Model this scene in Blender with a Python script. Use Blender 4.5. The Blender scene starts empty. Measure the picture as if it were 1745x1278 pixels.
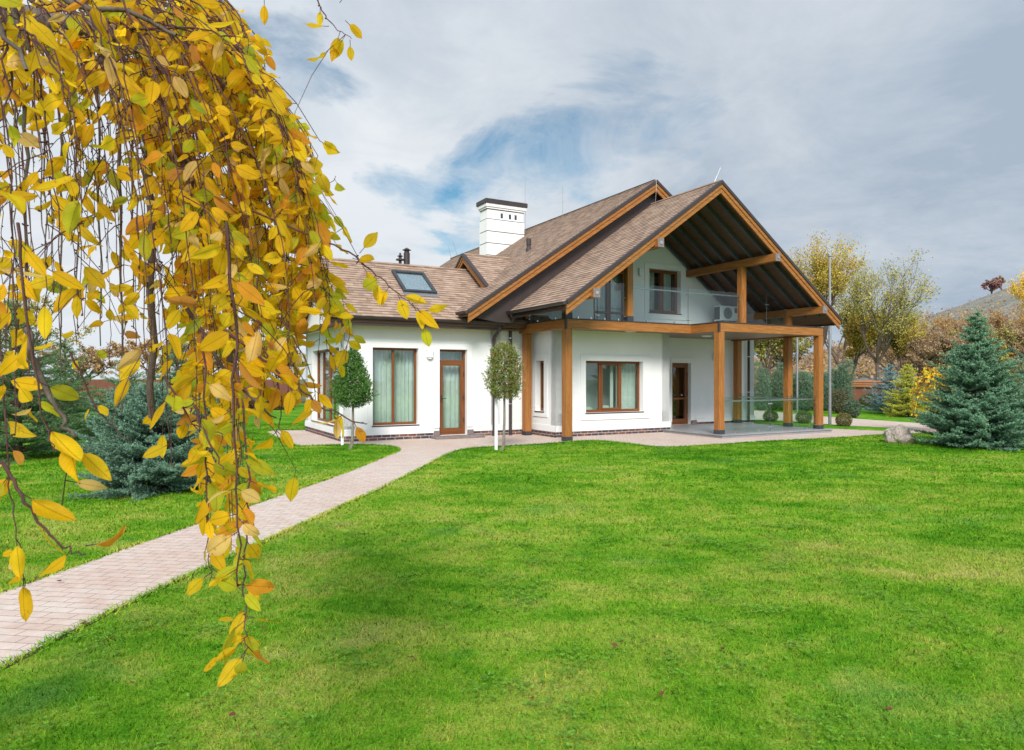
import bpy, bmesh, math, random
import numpy as np
from mathutils import Vector, Matrix
S=bpy.context.scene; COL=S.collection
rnd=random.Random(7); NR=np.random.RandomState(11)
# ---------------------------------------------------------------- camera
cd=bpy.data.cameras.new('camera'); cam=bpy.data.objects.new('camera',cd); COL.objects.link(cam)
cam.location=(0,0,1.7); cam.rotation_euler=(math.radians(90),0,0)
cd.lens=24.0; cd.sensor_width=36; cd.shift_y=0.0034; cd.clip_end=3000; cd.clip_start=.05
cd.dof.use_dof=True; cd.dof.focus_distance=12.0; cd.dof.aperture_fstop=13
S.camera=cam
S.render.resolution_x=1024; S.render.resolution_y=750
S.view_settings.view_transform='Standard'; S.view_settings.look='None'; S.view_settings.gamma=1
S.view_settings.exposure=1.12
# ---------------------------------------------------------------- node helpers
def mat(name):
    m=bpy.data.materials.new(name); m.use_nodes=True
    nt=m.node_tree; b=nt.nodes['Principled BSDF']; b.inputs['Specular IOR Level'].default_value=.3
    return m,nt,b
def N(nt,t,**k):
    n=nt.nodes.new(t)
    for a,v in k.items():
        if a.startswith('i_'): n.inputs[a[2:].replace('_',' ')].default_value=v
        else: setattr(n,a,v)
    return n
def L(nt,a,b): nt.links.new(a,b)
def ramp(nt,stops,fac=None,interp='LINEAR'):
    r=nt.nodes.new('ShaderNodeValToRGB'); e=r.color_ramp.elements; r.color_ramp.interpolation=interp
    while len(e)<len(stops): e.new(.5)
    for i,(p,c) in enumerate(stops):
        e[i].position=p; e[i].color=(c[0],c[1],c[2],1) if hasattr(c,'__len__') else (c,c,c,1)
    if fac is not None: nt.links.new(fac,r.inputs[0])
    return r
def mix(nt,f,a,b,bt='MIX'):
    m=nt.nodes.new('ShaderNodeMix'); m.data_type='RGBA'; m.blend_type=bt
    for s,v in ((0,f),(6,a),(7,b)):
        if hasattr(v,'is_linked'): nt.links.new(v,m.inputs[s])
        else: m.inputs[s].default_value=(v if s==0 else (v[0],v[1],v[2],1))
    return m.outputs[2]
def math_(nt,op,a,b=None,c=None,clamp=False):
    m=nt.nodes.new('ShaderNodeMath'); m.operation=op; m.use_clamp=clamp
    for i,v in enumerate((a,b,c)):
        if v is None: continue
        if hasattr(v,'is_linked'): nt.links.new(v,m.inputs[i])
        else: m.inputs[i].default_value=v
    return m.outputs[0]
def vmath(nt,op,a,b=None,scale=None):
    m=nt.nodes.new('ShaderNodeVectorMath'); m.operation=op
    for i,v in enumerate((a,b)):
        if v is None: continue
        if hasattr(v,'is_linked'): nt.links.new(v,m.inputs[i])
        else: m.inputs[i].default_value=v
    if scale is not None: m.inputs['Scale'].default_value=scale
    return m.outputs['Value'] if op in('DOT_PRODUCT','LENGTH') else m.outputs['Vector']
def noise(nt,vec,scale,detail=4,rough=.5,dist=0):
    n=N(nt,'ShaderNodeTexNoise'); n.inputs['Scale'].default_value=scale; n.inputs['Detail'].default_value=detail
    n.inputs['Roughness'].default_value=rough; n.inputs['Distortion'].default_value=dist
    if vec is not None: L(nt,vec,n.inputs['Vector'])
    return n
def bump(nt,b,h,strength=.3,dist=.01):
    n=N(nt,'ShaderNodeBump'); n.inputs['Strength'].default_value=strength; n.inputs['Distance'].default_value=dist
    L(nt,h,n.inputs['Height']); L(nt,n.outputs[0],b.inputs['Normal']); return n
# ---------------------------------------------------------------- sky
SUN=Vector((-.03,-.99,.74)).normalized()
W=bpy.data.worlds.new('World'); S.world=W; W.use_nodes=True; nt=W.node_tree
bg=nt.nodes['Background']; bg.inputs[1].default_value=.1
sky=N(nt,'ShaderNodeTexSky',sky_type='NISHITA'); sky.sun_disc=False
sky.sun_elevation=math.asin(SUN.z); sky.sun_rotation=math.atan2(SUN.x,SUN.y)
D=N(nt,'ShaderNodeTexCoord').outputs['Generated']
sep=N(nt,'ShaderNodeSeparateXYZ'); L(nt,D,sep.inputs[0])
zc=math_(nt,'ADD',math_(nt,'MAXIMUM',sep.outputs[2],0.0),.22)
pl=N(nt,'ShaderNodeCombineXYZ'); L(nt,math_(nt,'DIVIDE',sep.outputs[0],zc),pl.inputs[0]); L(nt,math_(nt,'DIVIDE',sep.outputs[1],zc),pl.inputs[1])
wn=noise(nt,pl.outputs[0],1.6,6,.55,.4)
wv=vmath(nt,'SUBTRACT',wn.outputs['Color'],(.5,.5,.5))
Dw=vmath(nt,'NORMALIZE',vmath(nt,'ADD',D,vmath(nt,'SCALE',wv,scale=.42)))
def blob(px,py,rdeg,soft=1.0):
    c=Vector(((px-872)/1163,1,(645-py)/1163)).normalized()
    d=vmath(nt,'DOT_PRODUCT',Dw,tuple(c))
    mr=N(nt,'ShaderNodeMapRange',interpolation_type='SMOOTHSTEP'); L(nt,d,mr.inputs[0])
    mr.inputs[1].default_value=math.cos(math.radians(rdeg)); mr.inputs[2].default_value=math.cos(math.radians(rdeg*.15)); return mr.outputs[0]
cn=noise(nt,pl.outputs[0],1.0,10,.62,.5)
cn2=noise(nt,pl.outputs[0],2.6,9,.66,.8)
cn3=noise(nt,pl.outputs[0],.45,5,.5,.3)
def acc(base,lst):
    for a in lst:
        m_=math_(nt,'MULTIPLY',blob(*a[:3]),a[3]); base=m_ if base is None else math_(nt,'MAXIMUM',base,m_)
    return base
bmask=acc(None,[(815,288,7,1.),(750,285,6,.7),(1000,238,8,.85),(1100,245,6,.6),(900,262,8,.75),(480,150,6,.75),(880,170,6,.35)])
blue=math_(nt,'ADD',math_(nt,'MULTIPLY',bmask,1.15),math_(nt,'MULTIPLY_ADD',cn2.outputs[0],2.6,-1.72))
blue=math_(nt,'MULTIPLY',blue,math_(nt,'MULTIPLY',bmask,1.6,clamp=True),clamp=True)
bright=acc(None,[(640,330,15,.8),(720,420,18,.85),(420,340,22,.65),(150,420,34,.9),(980,340,9,.55),(640,225,10,.35),(760,120,16,.42),(560,260,9,.55),(1150,120,12,.25),(1350,180,14,.30),(1000,60,16,.25)])
bright=math_(nt,'ADD',bright,math_(nt,'MULTIPLY_ADD',cn.outputs[0],1.7,-.74))
bright=math_(nt,'ADD',bright,math_(nt,'MULTIPLY_ADD',cn2.outputs[0],.8,-.40),clamp=True)
cg=mix(nt,bright,(1.95,2.33,2.80),(3.80,3.98,4.15))
cg=mix(nt,.55,cg,ramp(nt,[(.3,(.80,.86,.92)),(.7,(1.14,1.10,1.06))],cn3.outputs[0]).outputs[0],'MULTIPLY')
# unseen cloud behind the camera brightened towards the sun, added as wall fill
sd=math_(nt,'MAXIMUM',vmath(nt,'DOT_PRODUCT',D,tuple(SUN)),0.0)
gain=math_(nt,'MULTIPLY_ADD',math_(nt,'POWER',sd,1.5),1.7,1.0)
cgs=N(nt,'ShaderNodeVectorMath',operation='SCALE'); L(nt,cg,cgs.inputs[0]); L(nt,gain,cgs.inputs['Scale'])
skyd=N(nt,'ShaderNodeVectorMath',operation='MULTIPLY'); L(nt,sky.outputs[0],skyd.inputs[0]); skyd.inputs[1].default_value=(.32,.50,.52)
full=mix(nt,blue,cgs.outputs[0],skyd.outputs[0])
L(nt,full,bg.inputs[0])
sl=bpy.data.lights.new('sun','SUN'); sl.energy=1.95; sl.angle=math.radians(17); sl.color=(1,.955,.89)
so=bpy.data.objects.new('sun',sl); COL.objects.link(so); so.rotation_euler=SUN.to_track_quat('Z','Y').to_euler()
so.location=(-10,-20,30)
# ---------------------------------------------------------------- geometry helpers
F=1163.;HZ=645.;CX=872.
def at(px,py,Y): return Vector(((px-CX)/F*Y,Y,1.7+(HZ-py)/F*Y))
def g(px,py,z=0.):
    Y=F*(1.7-z)/(py-HZ); return Vector(((px-CX)/F*Y,Y,z))
ROT=math.radians(28.7); HO=Vector((1.49,18.48,0))
def loc2w(u,v,z=0.):
    return HO+Vector((u*math.cos(ROT)-v*math.sin(ROT),u*math.sin(ROT)+v*math.cos(ROT),z))
class MB:
    def __init__(s): s.v=[];s.f=[];s.uv=[]
    def face(s,pts,uv=None):
        i=len(s.v); s.v+= [tuple(p) for p in pts]; s.f.append(tuple(range(i,i+len(pts))))
        if uv is None:
            p0=Vector(pts[0]); n=(Vector(pts[1])-p0).cross(Vector(pts[-1])-p0)
            a=max(range(3),key=lambda k:abs(n[k])); ax=[k for k in range(3) if k!=a]
            uv=[(p[ax[0]],p[ax[1]]) for p in pts]
        s.uv.append(uv)
    def box(s,x0,x1,y0,y1,z0,z1,long=None,bev=0):
        if x0>x1:x0,x1=x1,x0
        if y0>y1:y0,y1=y1,y0
        if z0>z1:z0,z1=z1,z0
        d=(x1-x0,y1-y0,z1-z0)
        if long is None: long=d.index(max(d))
        P=[(x,y,z) for z in(z0,z1) for y in(y0,y1) for x in(x0,x1)]
        for q in ((0,2,3,1),(4,5,7,6),(0,1,5,4),(2,6,7,3),(0,4,6,2),(1,3,7,5)):
            pts=[P[k] for k in q]
            n=(Vector(pts[1])-Vector(pts[0])).cross(Vector(pts[3])-Vector(pts[0]))
            a=max(range(3),key=lambda k:abs(n[k])); ax=[k for k in range(3) if k!=a]
            if long in ax: ax=[long]+[k for k in ax if k!=long]
            s.face(pts,[(p[ax[0]],p[ax[1]]+.37*a) for p in pts])
        return s
    def extr(s,poly,v0,v1,ax='v'):
        """closed polygon in (u,z) extruded along v, or in (v,z) extruded along u"""
        def P(a,b,w): return (a,w,b) if ax=='v' else (w,a,b)
        n=len(poly)
        A=[P(a,b,v0) for a,b in poly];B=[P(a,b,v1) for a,b in poly]
        s.face(A,[(a,b) for a,b in poly]); s.face(B[::-1],[(a,b) for a,b in poly[::-1]])
        acc=0
        for i in range(n):
            j=(i+1)%n; l=math.dist(poly[i],poly[j])
            s.face([A[i],B[i],B[j],A[j]],[(v0,acc),(v1,acc),(v1,acc+l),(v0,acc+l)]); acc+=l
        return s
    def tube(s,pts,r,n=8,cap=True):
        pts=[Vector(p) for p in pts]; m=len(pts)
        if not hasattr(r,'__len__'): r=[r]*m
        rings=[];acc=0
        up=Vector((0,0,1)); t0=(pts[1]-pts[0]).normalized()
        x=t0.cross(up); x=x.normalized() if x.length>1e-3 else Vector((1,0,0))
        for i,p in enumerate(pts):
            t=(pts[min(i+1,m-1)]-pts[max(i-1,0)]).normalized()
            x=(x-t*x.dot(t)).normalized(); y=t.cross(x)
            if i: acc+=(p-pts[i-1]).length
            rings.append(([p+(x*math.cos(2*math.pi*k/n)+y*math.sin(2*math.pi*k/n))*r[i] for k in range(n)],acc))
        b=len(s.v)
        for R,_ in rings: s.v+=[tuple(q) for q in R]
        for i in range(m-1):
            for k in range(n):
                l=(k+1)%n
                s.f.append((b+i*n+k,b+i*n+l,b+(i+1)*n+l,b+(i+1)*n+k))
                a0,a1=rings[i][1],rings[i+1][1]; w=2*math.pi*r[i]/n
                s.uv.append([(a0,k*w),(a0,(k+1)*w),(a1,(k+1)*w),(a1,k*w)])
        if cap:
            s.face(rings[0][0][::-1]); s.face(rings[-1][0])
        return s
    def lathe(s,c,prof,n=16):
        c=Vector(c); b=len(s.v)
        for r,z in prof:
            s.v+=[(c.x+r*math.cos(2*math.pi*k/n),c.y+r*math.sin(2*math.pi*k/n),c.z+z) for k in range(n)]
        for i in range(len(prof)-1):
            for k in range(n):
                l=(k+1)%n; s.f.append((b+i*n+k,b+i*n+l,b+(i+1)*n+l,b+(i+1)*n+k)); s.uv.append([(0,0),(1,0),(1,1),(0,1)])
        return s
    def build(s,name,m,parent=None,smooth=False,bev=0,label=None):
        me=bpy.data.meshes.new(name); me.from_pydata(s.v,[],s.f)
        ul=me.uv_layers.new(name='UVMap'); fl=[c for f in s.uv for p in f for c in p]
        if len(fl)==2*len(me.loops): ul.data.foreach_set('uv',fl)
        me.materials.append(m)
        if smooth: me.polygons.foreach_set('use_smooth',[True]*len(me.polygons))
        me.update()
        o=bpy.data.objects.new(name,me); COL.objects.link(o)
        if parent is not None: o.parent=parent
        if bev:
            w=o.modifiers.new('weld','WELD'); w.merge_threshold=.0005
            b=o.modifiers.new('bevel','BEVEL'); b.width=bev; b.segments=2; b.limit_method='ANGLE'
        if label: o['label']=label
        return o
def npmesh(name,V,Fc,m,parent=None,col=None,uv=None,smooth=False):
    """V (n,3), Fc (m,k) ; col per-vertex (n,3); uv per-vertex (n,2)"""
    V=np.ascontiguousarray(V,dtype=np.float32); Fc=np.ascontiguousarray(Fc,dtype=np.int32); n,k=Fc.shape
    me=bpy.data.meshes.new(name); me.vertices.add(len(V)); me.vertices.foreach_set('co',V.ravel())
    me.loops.add(n*k); me.loops.foreach_set('vertex_index',Fc.ravel())
    me.polygons.add(n); me.polygons.foreach_set('loop_start',np.arange(0,n*k,k,dtype=np.int32))
    try: me.polygons.foreach_set('loop_total',np.full(n,k,dtype=np.int32))
    except Exception: pass
    if smooth: me.polygons.foreach_set('use_smooth',np.ones(n,dtype=bool))
    if col is not None:
        ca=me.color_attributes.new('Col','FLOAT_COLOR','POINT')
        c4=np.ones((len(V),4),dtype=np.float32); c4[:,:3]=col; ca.data.foreach_set('color',c4.ravel())
    if uv is not None:
        ul=me.uv_layers.new(name='UVMap'); ul.data.foreach_set('uv',np.ascontiguousarray(uv[Fc.ravel()],dtype=np.float32).ravel())
    me.materials.append(m); me.update(calc_edges=True)
    o=bpy.data.objects.new(name,me); COL.objects.link(o)
    if parent is not None: o.parent=parent
    return o
def tag(o,label=None,cat=None,group=None,kind=None):
    if label:o['label']=label
    if cat:o['category']=cat
    if group:o['group']=group
    if kind:o['kind']=kind
    return o
def empty(name,loc,rz=0,label=None,cat=None,group=None):
    o=bpy.data.objects.new(name,None); o.empty_display_size=.2; COL.objects.link(o); o.location=loc; o.rotation_euler=(0,0,rz)
    return tag(o,label,cat,group)
def rel(o,root):   # mesh written in world coordinates, parent at root
    o.parent=root; o.matrix_parent_inverse=Matrix.Translation(-root.location); return o
# ---------------------------------------------------------------- materials
def uvn(nt): return N(nt,'ShaderNodeTexCoord').outputs['UV']
def objc(nt): return N(nt,'ShaderNodeTexCoord').outputs['Object']
def m_plaster():
    m,nt,b=mat('white_plaster'); o=objc(nt)
    n=noise(nt,o,.7,5,.6); n2=noise(nt,o,60,3,.6)
    c=ramp(nt,[(.3,(.70,.705,.69)),(.7,(.79,.79,.775))],n.outputs[0]).outputs[0]
    sp=N(nt,'ShaderNodeSeparateXYZ'); L(nt,o,sp.inputs[0]); mp=N(nt,'ShaderNodeMapping'); L(nt,o,mp.inputs[0]); mp.inputs['Scale'].default_value=(5,5,.5)
    st=noise(nt,mp.outputs[0],1.6,6,.65); hh=N(nt,'ShaderNodeMapRange'); L(nt,sp.outputs[2],hh.inputs[0]); hh.inputs[1].default_value=.15; hh.inputs[2].default_value=.75; hh.inputs[3].default_value=.2; hh.inputs[4].default_value=.0
    dm=math_(nt,'ADD',math_(nt,'MULTIPLY',ramp(nt,[(.35,0.),(.7,1.)],n2.outputs[0]).outputs[0],hh.outputs[0]),ramp(nt,[(.56,0.),(.75,.08)],st.outputs[0]).outputs[0],clamp=True)
    c=mix(nt,dm,c,(.42,.38,.33)); L(nt,c,b.inputs['Base Color']); b.inputs['Roughness'].default_value=.85
    bump(nt,b,n2.outputs[0],.25,.004); return m
def m_wood(name,c1,c2,c3,rough=.5):
    m,nt,b=mat(name); mp=N(nt,'ShaderNodeMapping'); L(nt,uvn(nt),mp.inputs[0]); mp.inputs['Scale'].default_value=(.55,6.5,1)
    oi=N(nt,'ShaderNodeObjectInfo'); av=N(nt,'ShaderNodeCombineXYZ'); L(nt,math_(nt,'MULTIPLY',oi.outputs['Random'],37.),av.inputs[0])
    vv=vmath(nt,'ADD',mp.outputs[0],av.outputs[0])
    n=noise(nt,vv,3.5,7,.6,.6); n2=noise(nt,vv,14,4,.6)
    c=ramp(nt,[(.25,c1),(.5,c2),(.75,c3)],n.outputs[0]); c=mix(nt,.3,c.outputs[0],ramp(nt,[(.3,c1),(.7,c3)],n2.outputs[0]).outputs[0])
    L(nt,c,b.inputs['Base Color']); b.inputs['Roughness'].default_value=rough
    bump(nt,b,n2.outputs[0],.25,.003); return m
def m_simple(name,c,rough=.5,metal=0,var=.0,scale=4,bs=0):
    m,nt,b=mat(name); b.inputs['Roughness'].default_value=rough; b.inputs['Metallic'].default_value=metal
    n=noise(nt,objc(nt),scale,5,.6)
    lo=tuple(max(0,x*(1-var)) for x in c); hi=tuple(min(1,x*(1+var)) for x in c)
    L(nt,ramp(nt,[(.3,lo),(.7,hi)],n.outputs[0]).outputs[0],b.inputs['Base Color'])
    if bs: bump(nt,b,n.outputs[0],bs,.01)
    return m
def brick(nt,vec,w,h,mortar,c1,c2,cm,bias=0,offset=.5,freq=2):
    t=N(nt,'ShaderNodeTexBrick'); L(nt,vec,t.inputs[0]); t.offset=offset; t.offset_frequency=freq; t.squash=1
    t.inputs['Scale'].default_value=1; t.inputs['Brick Width'].default_value=w; t.inputs['Row Height'].default_value=h
    t.inputs['Mortar Size'].default_value=mortar; t.inputs['Mortar Smooth'].default_value=.1; t.inputs['Bias'].default_value=bias
    t.inputs['Color1'].default_value=(*c1,1);t.inputs['Color2'].default_value=(*c2,1);t.inputs['Mortar'].default_value=(*cm,1); return t
def cellrand(nt,vec,w,h,seed=0.):
    """random value per staggered cell"""
    s=N(nt,'ShaderNodeSeparateXYZ'); L(nt,vec,s.inputs[0])
    row=math_(nt,'FLOOR',math_(nt,'DIVIDE',s.outputs[1],h))
    off=math_(nt,'MULTIPLY',math_(nt,'MODULO',row,2.),.5)
    cx=math_(nt,'FLOOR',math_(nt,'ADD',math_(nt,'DIVIDE',s.outputs[0],w),off))
    c=N(nt,'ShaderNodeCombineXYZ'); L(nt,cx,c.inputs[0]);L(nt,row,c.inputs[1]);c.inputs[2].default_value=seed
    wn=N(nt,'ShaderNodeTexWhiteNoise'); L(nt,c.outputs[0],wn.inputs['Vector']); return wn
def m_shingle():
    m,nt,b=mat('asphalt_shingles'); u=uvn(nt)
    r=cellrand(nt,u,.17,.145); r2=cellrand(nt,u,.31,.145,3.)
    c=ramp(nt,[(0,(.125,.072,.045)),(.3,(.22,.14,.095)),(.6,(.33,.225,.16)),(.85,(.39,.285,.21)),(1,(.27,.18,.125))],r.outputs[0])
    c=mix(nt,.35,c.outputs[0],ramp(nt,[(0,(.15,.09,.06)),(1,(.4,.3,.22))],r2.outputs[0]).outputs[0])
    n=noise(nt,u,260,3,.7); c=mix(nt,.5,c,ramp(nt,[(.25,(.35,.35,.35)),(.75,(1,1,1))],n.outputs[0]).outputs[0],'MULTIPLY')
    nb=noise(nt,u,.5,4,.6); c=mix(nt,.6,c,ramp(nt,[(.3,(.78,.78,.78)),(.7,(1,1,1))],nb.outputs[0]).outputs[0],'MULTIPLY')
    # tab-edge shadow painted dark along course bottoms, stronger on random tabs
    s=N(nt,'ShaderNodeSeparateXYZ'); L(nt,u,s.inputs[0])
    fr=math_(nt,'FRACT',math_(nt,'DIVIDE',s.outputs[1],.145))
    butt_shadow=ramp(nt,[(0,.22),(.13,.35),(.22,1)],fr); c=mix(nt,ramp(nt,[(.35,.25),(.6,1.)],cellrand(nt,u,.23,.145,8.).outputs[0]).outputs[0],c,mix(nt,1,c,butt_shadow.outputs[0],'MULTIPLY'))
    c=mix(nt,.38,c,(.19,.155,.133)); c=mix(nt,1,c,(1.6,1.52,1.46),'MULTIPLY')
    L(nt,c,b.inputs['Base Color']); b.inputs['Roughness'].default_value=.95; b.inputs['Specular IOR Level'].default_value=.15
    bump(nt,b,math_(nt,'ADD',n.outputs[0],math_(nt,'MULTIPLY',r.outputs[0],1.5)),.5,.006); return m
def m_plinth():
    m,nt,b=mat('clinker_brick'); u=uvn(nt)
    t=brick(nt,u,.25,.077,.007,(.05,.035,.04),(.17,.07,.05),(.5,.46,.42))
    r=cellrand(nt,u,.25,.077)
    c=mix(nt,t.outputs['Fac'],ramp(nt,[(0,(.045,.035,.045)),(.45,(.09,.05,.05)),(.8,(.20,.08,.055)),(1,(.14,.075,.06))],r.outputs[0]).outputs[0],(.48,.44,.4))
    n=noise(nt,u,30,4); c=mix(nt,.4,c,ramp(nt,[(.3,.6),(.7,1.)],n.outputs[0]).outputs[0],'MULTIPLY')
    L(nt,c,b.inputs['Base Color']); b.inputs['Roughness'].default_value=.7; bump(nt,b,math_(nt,'SUBTRACT',1.,t.outputs['Fac']),.5,.01); return m
def m_paving():
    m,nt,b=mat('concrete_pavers'); o=N(nt,'ShaderNodeNewGeometry').outputs['Position']
    mp=N(nt,'ShaderNodeMapping'); L(nt,o,mp.inputs[0]); mp.inputs['Rotation'].default_value=(0,0,math.radians(8))
    u=mp.outputs[0]
    wn=noise(nt,u,3,2,.5); u=vmath(nt,'ADD',u,vmath(nt,'SCALE',vmath(nt,'SUBTRACT',wn.outputs['Color'],(.5,.5,.5)),scale=.006))
    t=brick(nt,u,.215,.108,.003,(0,0,0),(1,1,1),(0,0,0))
    r=cellrand(nt,u,.215,.108)
    c=ramp(nt,[(0,(.48,.33,.29)),(.35,(.55,.42,.37)),(.65,(.50,.44,.41)),(.85,(.58,.46,.42)),(1,(.47,.30,.25))],r.outputs[0]).outputs[0]
    n0=noise(nt,o,.55,5,.6,.4)
    c=mix(nt,ramp(nt,[(.45,0.),(.62,.55)],n0.outputs[0]).outputs[0],c,(.44,.25,.20))
    sp=N(nt,'ShaderNodeSeparateXYZ'); L(nt,o,sp.inputs[0])
    c=mix(nt,.4,c,(.62,.535,.475)); c=mix(nt,1,c,(1.10,1.09,1.04),'MULTIPLY')
    n=noise(nt,o,9,6,.65); c=mix(nt,.6,c,ramp(nt,[(.25,.68),(.7,1.06)],n.outputs[0]).outputs[0],'MULTIPLY')
    n2=noise(nt,o,160,3,.7); c=mix(nt,.5,c,ramp(nt,[(.3,.7),(.6,1.05)],n2.outputs[0]).outputs[0],'MULTIPLY')
    c=mix(nt,math_(nt,'MULTIPLY',t.outputs['Fac'],.85),c,(.13,.10,.085))
    L(nt,c,b.inputs['Base Color']); b.inputs['Roughness'].default_value=.85
    h=math_(nt,'ADD',math_(nt,'SUBTRACT',1.,t.outputs['Fac']),math_(nt,'MULTIPLY',n2.outputs[0],.3))
    bump(nt,b,h,.6,.008); return m
def m_terrace():
    m,nt,b=mat('grey_terrace_tile'); u=objc(nt)
    t=brick(nt,u,.6,.6,.004,(.27,.27,.28),(.31,.31,.32),(.17,.17,.17),offset=0)
    n=noise(nt,u,5,5,.6); c=mix(nt,.5,t.outputs['Color'],ramp(nt,[(.3,.75),(.7,1.05)],n.outputs[0]).outputs[0],'MULTIPLY')
    L(nt,c,b.inputs['Base Color']); b.inputs['Roughness'].default_value=.35; return m
def lawncolor(nt,pos,fine=True):
    p=N(nt,'ShaderNodeMapping'); L(nt,pos,p.inputs[0]); p.inputs['Scale'].default_value=(.75,1.0,1.0)
    v=p.outputs[0]
    n0=noise(nt,v,.16,4,.55,.8); n1=noise(nt,v,.5,7,.65,1.2); n2=noise(nt,v,2.1,7,.7,.6); n3=noise(nt,pos,14,5,.7)
    s=math_(nt,'MULTIPLY_ADD',n1.outputs[0],.34,math_(nt,'MULTIPLY',n2.outputs[0],.36))
    s=math_(nt,'ADD',s,math_(nt,'MULTIPLY',n0.outputs[0],.14)); s=math_(nt,'ADD',s,math_(nt,'MULTIPLY',n3.outputs[0],.16))
    sp=N(nt,'ShaderNodeSeparateXYZ'); L(nt,pos,sp.inputs[0])
    far=N(nt,'ShaderNodeMapRange'); L(nt,sp.outputs[1],far.inputs[0]); far.inputs[1].default_value=9; far.inputs[2].default_value=20; far.inputs[3].default_value=0; far.inputs[4].default_value=.055
    s=math_(nt,'SUBTRACT',s,far.outputs[0])
    c=ramp(nt,[(.375,(.055,.21,.008)),(.435,(.11,.32,.013)),(.485,(.20,.42,.025)),(.54,(.36,.49,.06)),(.615,(.56,.54,.14))],s).outputs[0]
    nb=noise(nt,v,.9,5,.6,.5)
    bl=ramp(nt,[(.56,0.),(.70,.28)],nb.outputs[0]).outputs[0]
    return mix(nt,bl,c,(.17,.36,.12))
def m_lawn(name='lawn_turf'):
    m,nt,b=mat(name); pos=N(nt,'ShaderNodeNewGeometry').outputs['Position']
    c=lawncolor(nt,pos); n=noise(nt,pos,70,6,.75); n2=noise(nt,pos,18,5,.7)
    c=mix(nt,.9,c,ramp(nt,[(.35,.3),(.55,.85),(.72,1.25)],n.outputs[0]).outputs[0],'MULTIPLY')
    c=mix(nt,.5,c,ramp(nt,[(.3,.65),(.7,1.2)],n2.outputs[0]).outputs[0],'MULTIPLY')
    L(nt,c,b.inputs['Base Color']); b.inputs['Roughness'].default_value=1; b.inputs['Specular IOR Level'].default_value=.05
    bump(nt,b,n.outputs[0],.8,.02); return m
def m_blade():
    m=bpy.data.materials.new('grass_blade'); m.use_nodes=True; nt=m.node_tree; nt.nodes.clear()
    ge=N(nt,'ShaderNodeNewGeometry'); c=lawncolor(nt,ge.outputs['Position'])
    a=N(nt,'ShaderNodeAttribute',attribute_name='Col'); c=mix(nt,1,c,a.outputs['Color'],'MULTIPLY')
    nn=vmath(nt,'NORMALIZE',vmath(nt,'ADD',vmath(nt,'SCALE',ge.outputs['Normal'],scale=.35),(0,0,1)))
    d=N(nt,'ShaderNodeBsdfDiffuse'); L(nt,c,d.inputs[0]); L(nt,nn,d.inputs['Normal'])
    t=N(nt,'ShaderNodeBsdfTranslucent'); L(nt,c,t.inputs[0])
    ms=N(nt,'ShaderNodeMixShader'); ms.inputs[0].default_value=.2; L(nt,d.outputs[0],ms.inputs[1]);L(nt,t.outputs[0],ms.inputs[2])
    o=N(nt,'ShaderNodeOutputMaterial'); L(nt,ms.outputs[0],o.inputs[0]); return m
def m_leaf(name,tint=(1,1,1),trans=.35,veins=False,rough=.55,up=0.,spec=.25):
    m=bpy.data.materials.new(name); m.use_nodes=True; nt=m.node_tree; b=nt.nodes['Principled BSDF']
    a=N(nt,'ShaderNodeAttribute',attribute_name='Col'); c=mix(nt,1,a.outputs['Color'],tint,'MULTIPLY')
    if veins:
        s=N(nt,'ShaderNodeSeparateXYZ'); L(nt,uvn(nt),s.inputs[0])
        ax=math_(nt,'ABSOLUTE',math_(nt,'SUBTRACT',s.outputs[0],.5))
        mid=ramp(nt,[(0,.0),(.018,.12),(.035,1)],ax).outputs[0]
        c=mix(nt,math_(nt,'MULTIPLY',math_(nt,'SUBTRACT',1.,mid),.6),c,(.42,.19,.02))
        vv=math_(nt,'SINE',math_(nt,'MULTIPLY',math_(nt,'SUBTRACT',s.outputs[1],math_(nt,'MULTIPLY',ax,.7)),52.))
        vm=ramp(nt,[(.86,0.),(.99,.22)],vv).outputs[0]; c=mix(nt,vm,c,(.45,.22,.015))
        ob=objc(nt); n=noise(nt,ob,45,4,.6); sp=ramp(nt,[(.62,0.),(.72,.75)],n.outputs[0]).outputs[0]
        c=mix(nt,sp,c,(.38,.13,.02)); n2=noise(nt,ob,14,4,.6)
        c=mix(nt,.7,c,ramp(nt,[(.3,.72),(.7,1.12)],n2.outputs[0]).outputs[0],'MULTIPLY')
        bump(nt,b,vv,.15,.001)
    L(nt,c,b.inputs['Base Color']); b.inputs['Roughness'].default_value=rough; b.inputs['Specular IOR Level'].default_value=spec
    t=N(nt,'ShaderNodeBsdfTranslucent'); L(nt,c,t.inputs[0])
    if up:
        ge=N(nt,'ShaderNodeNewGeometry'); nn=vmath(nt,'NORMALIZE',vmath(nt,'ADD',ge.outputs['Normal'],(0,0,up))); L(nt,nn,b.inputs['Normal'])
    ms=N(nt,'ShaderNodeMixShader'); ms.inputs[0].default_value=trans; L(nt,b.outputs[0],ms.inputs[1]);L(nt,t.outputs[0],ms.inputs[2])
    L(nt,ms.outputs[0],nt.nodes['Material Output'].inputs[0]); return m
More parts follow.
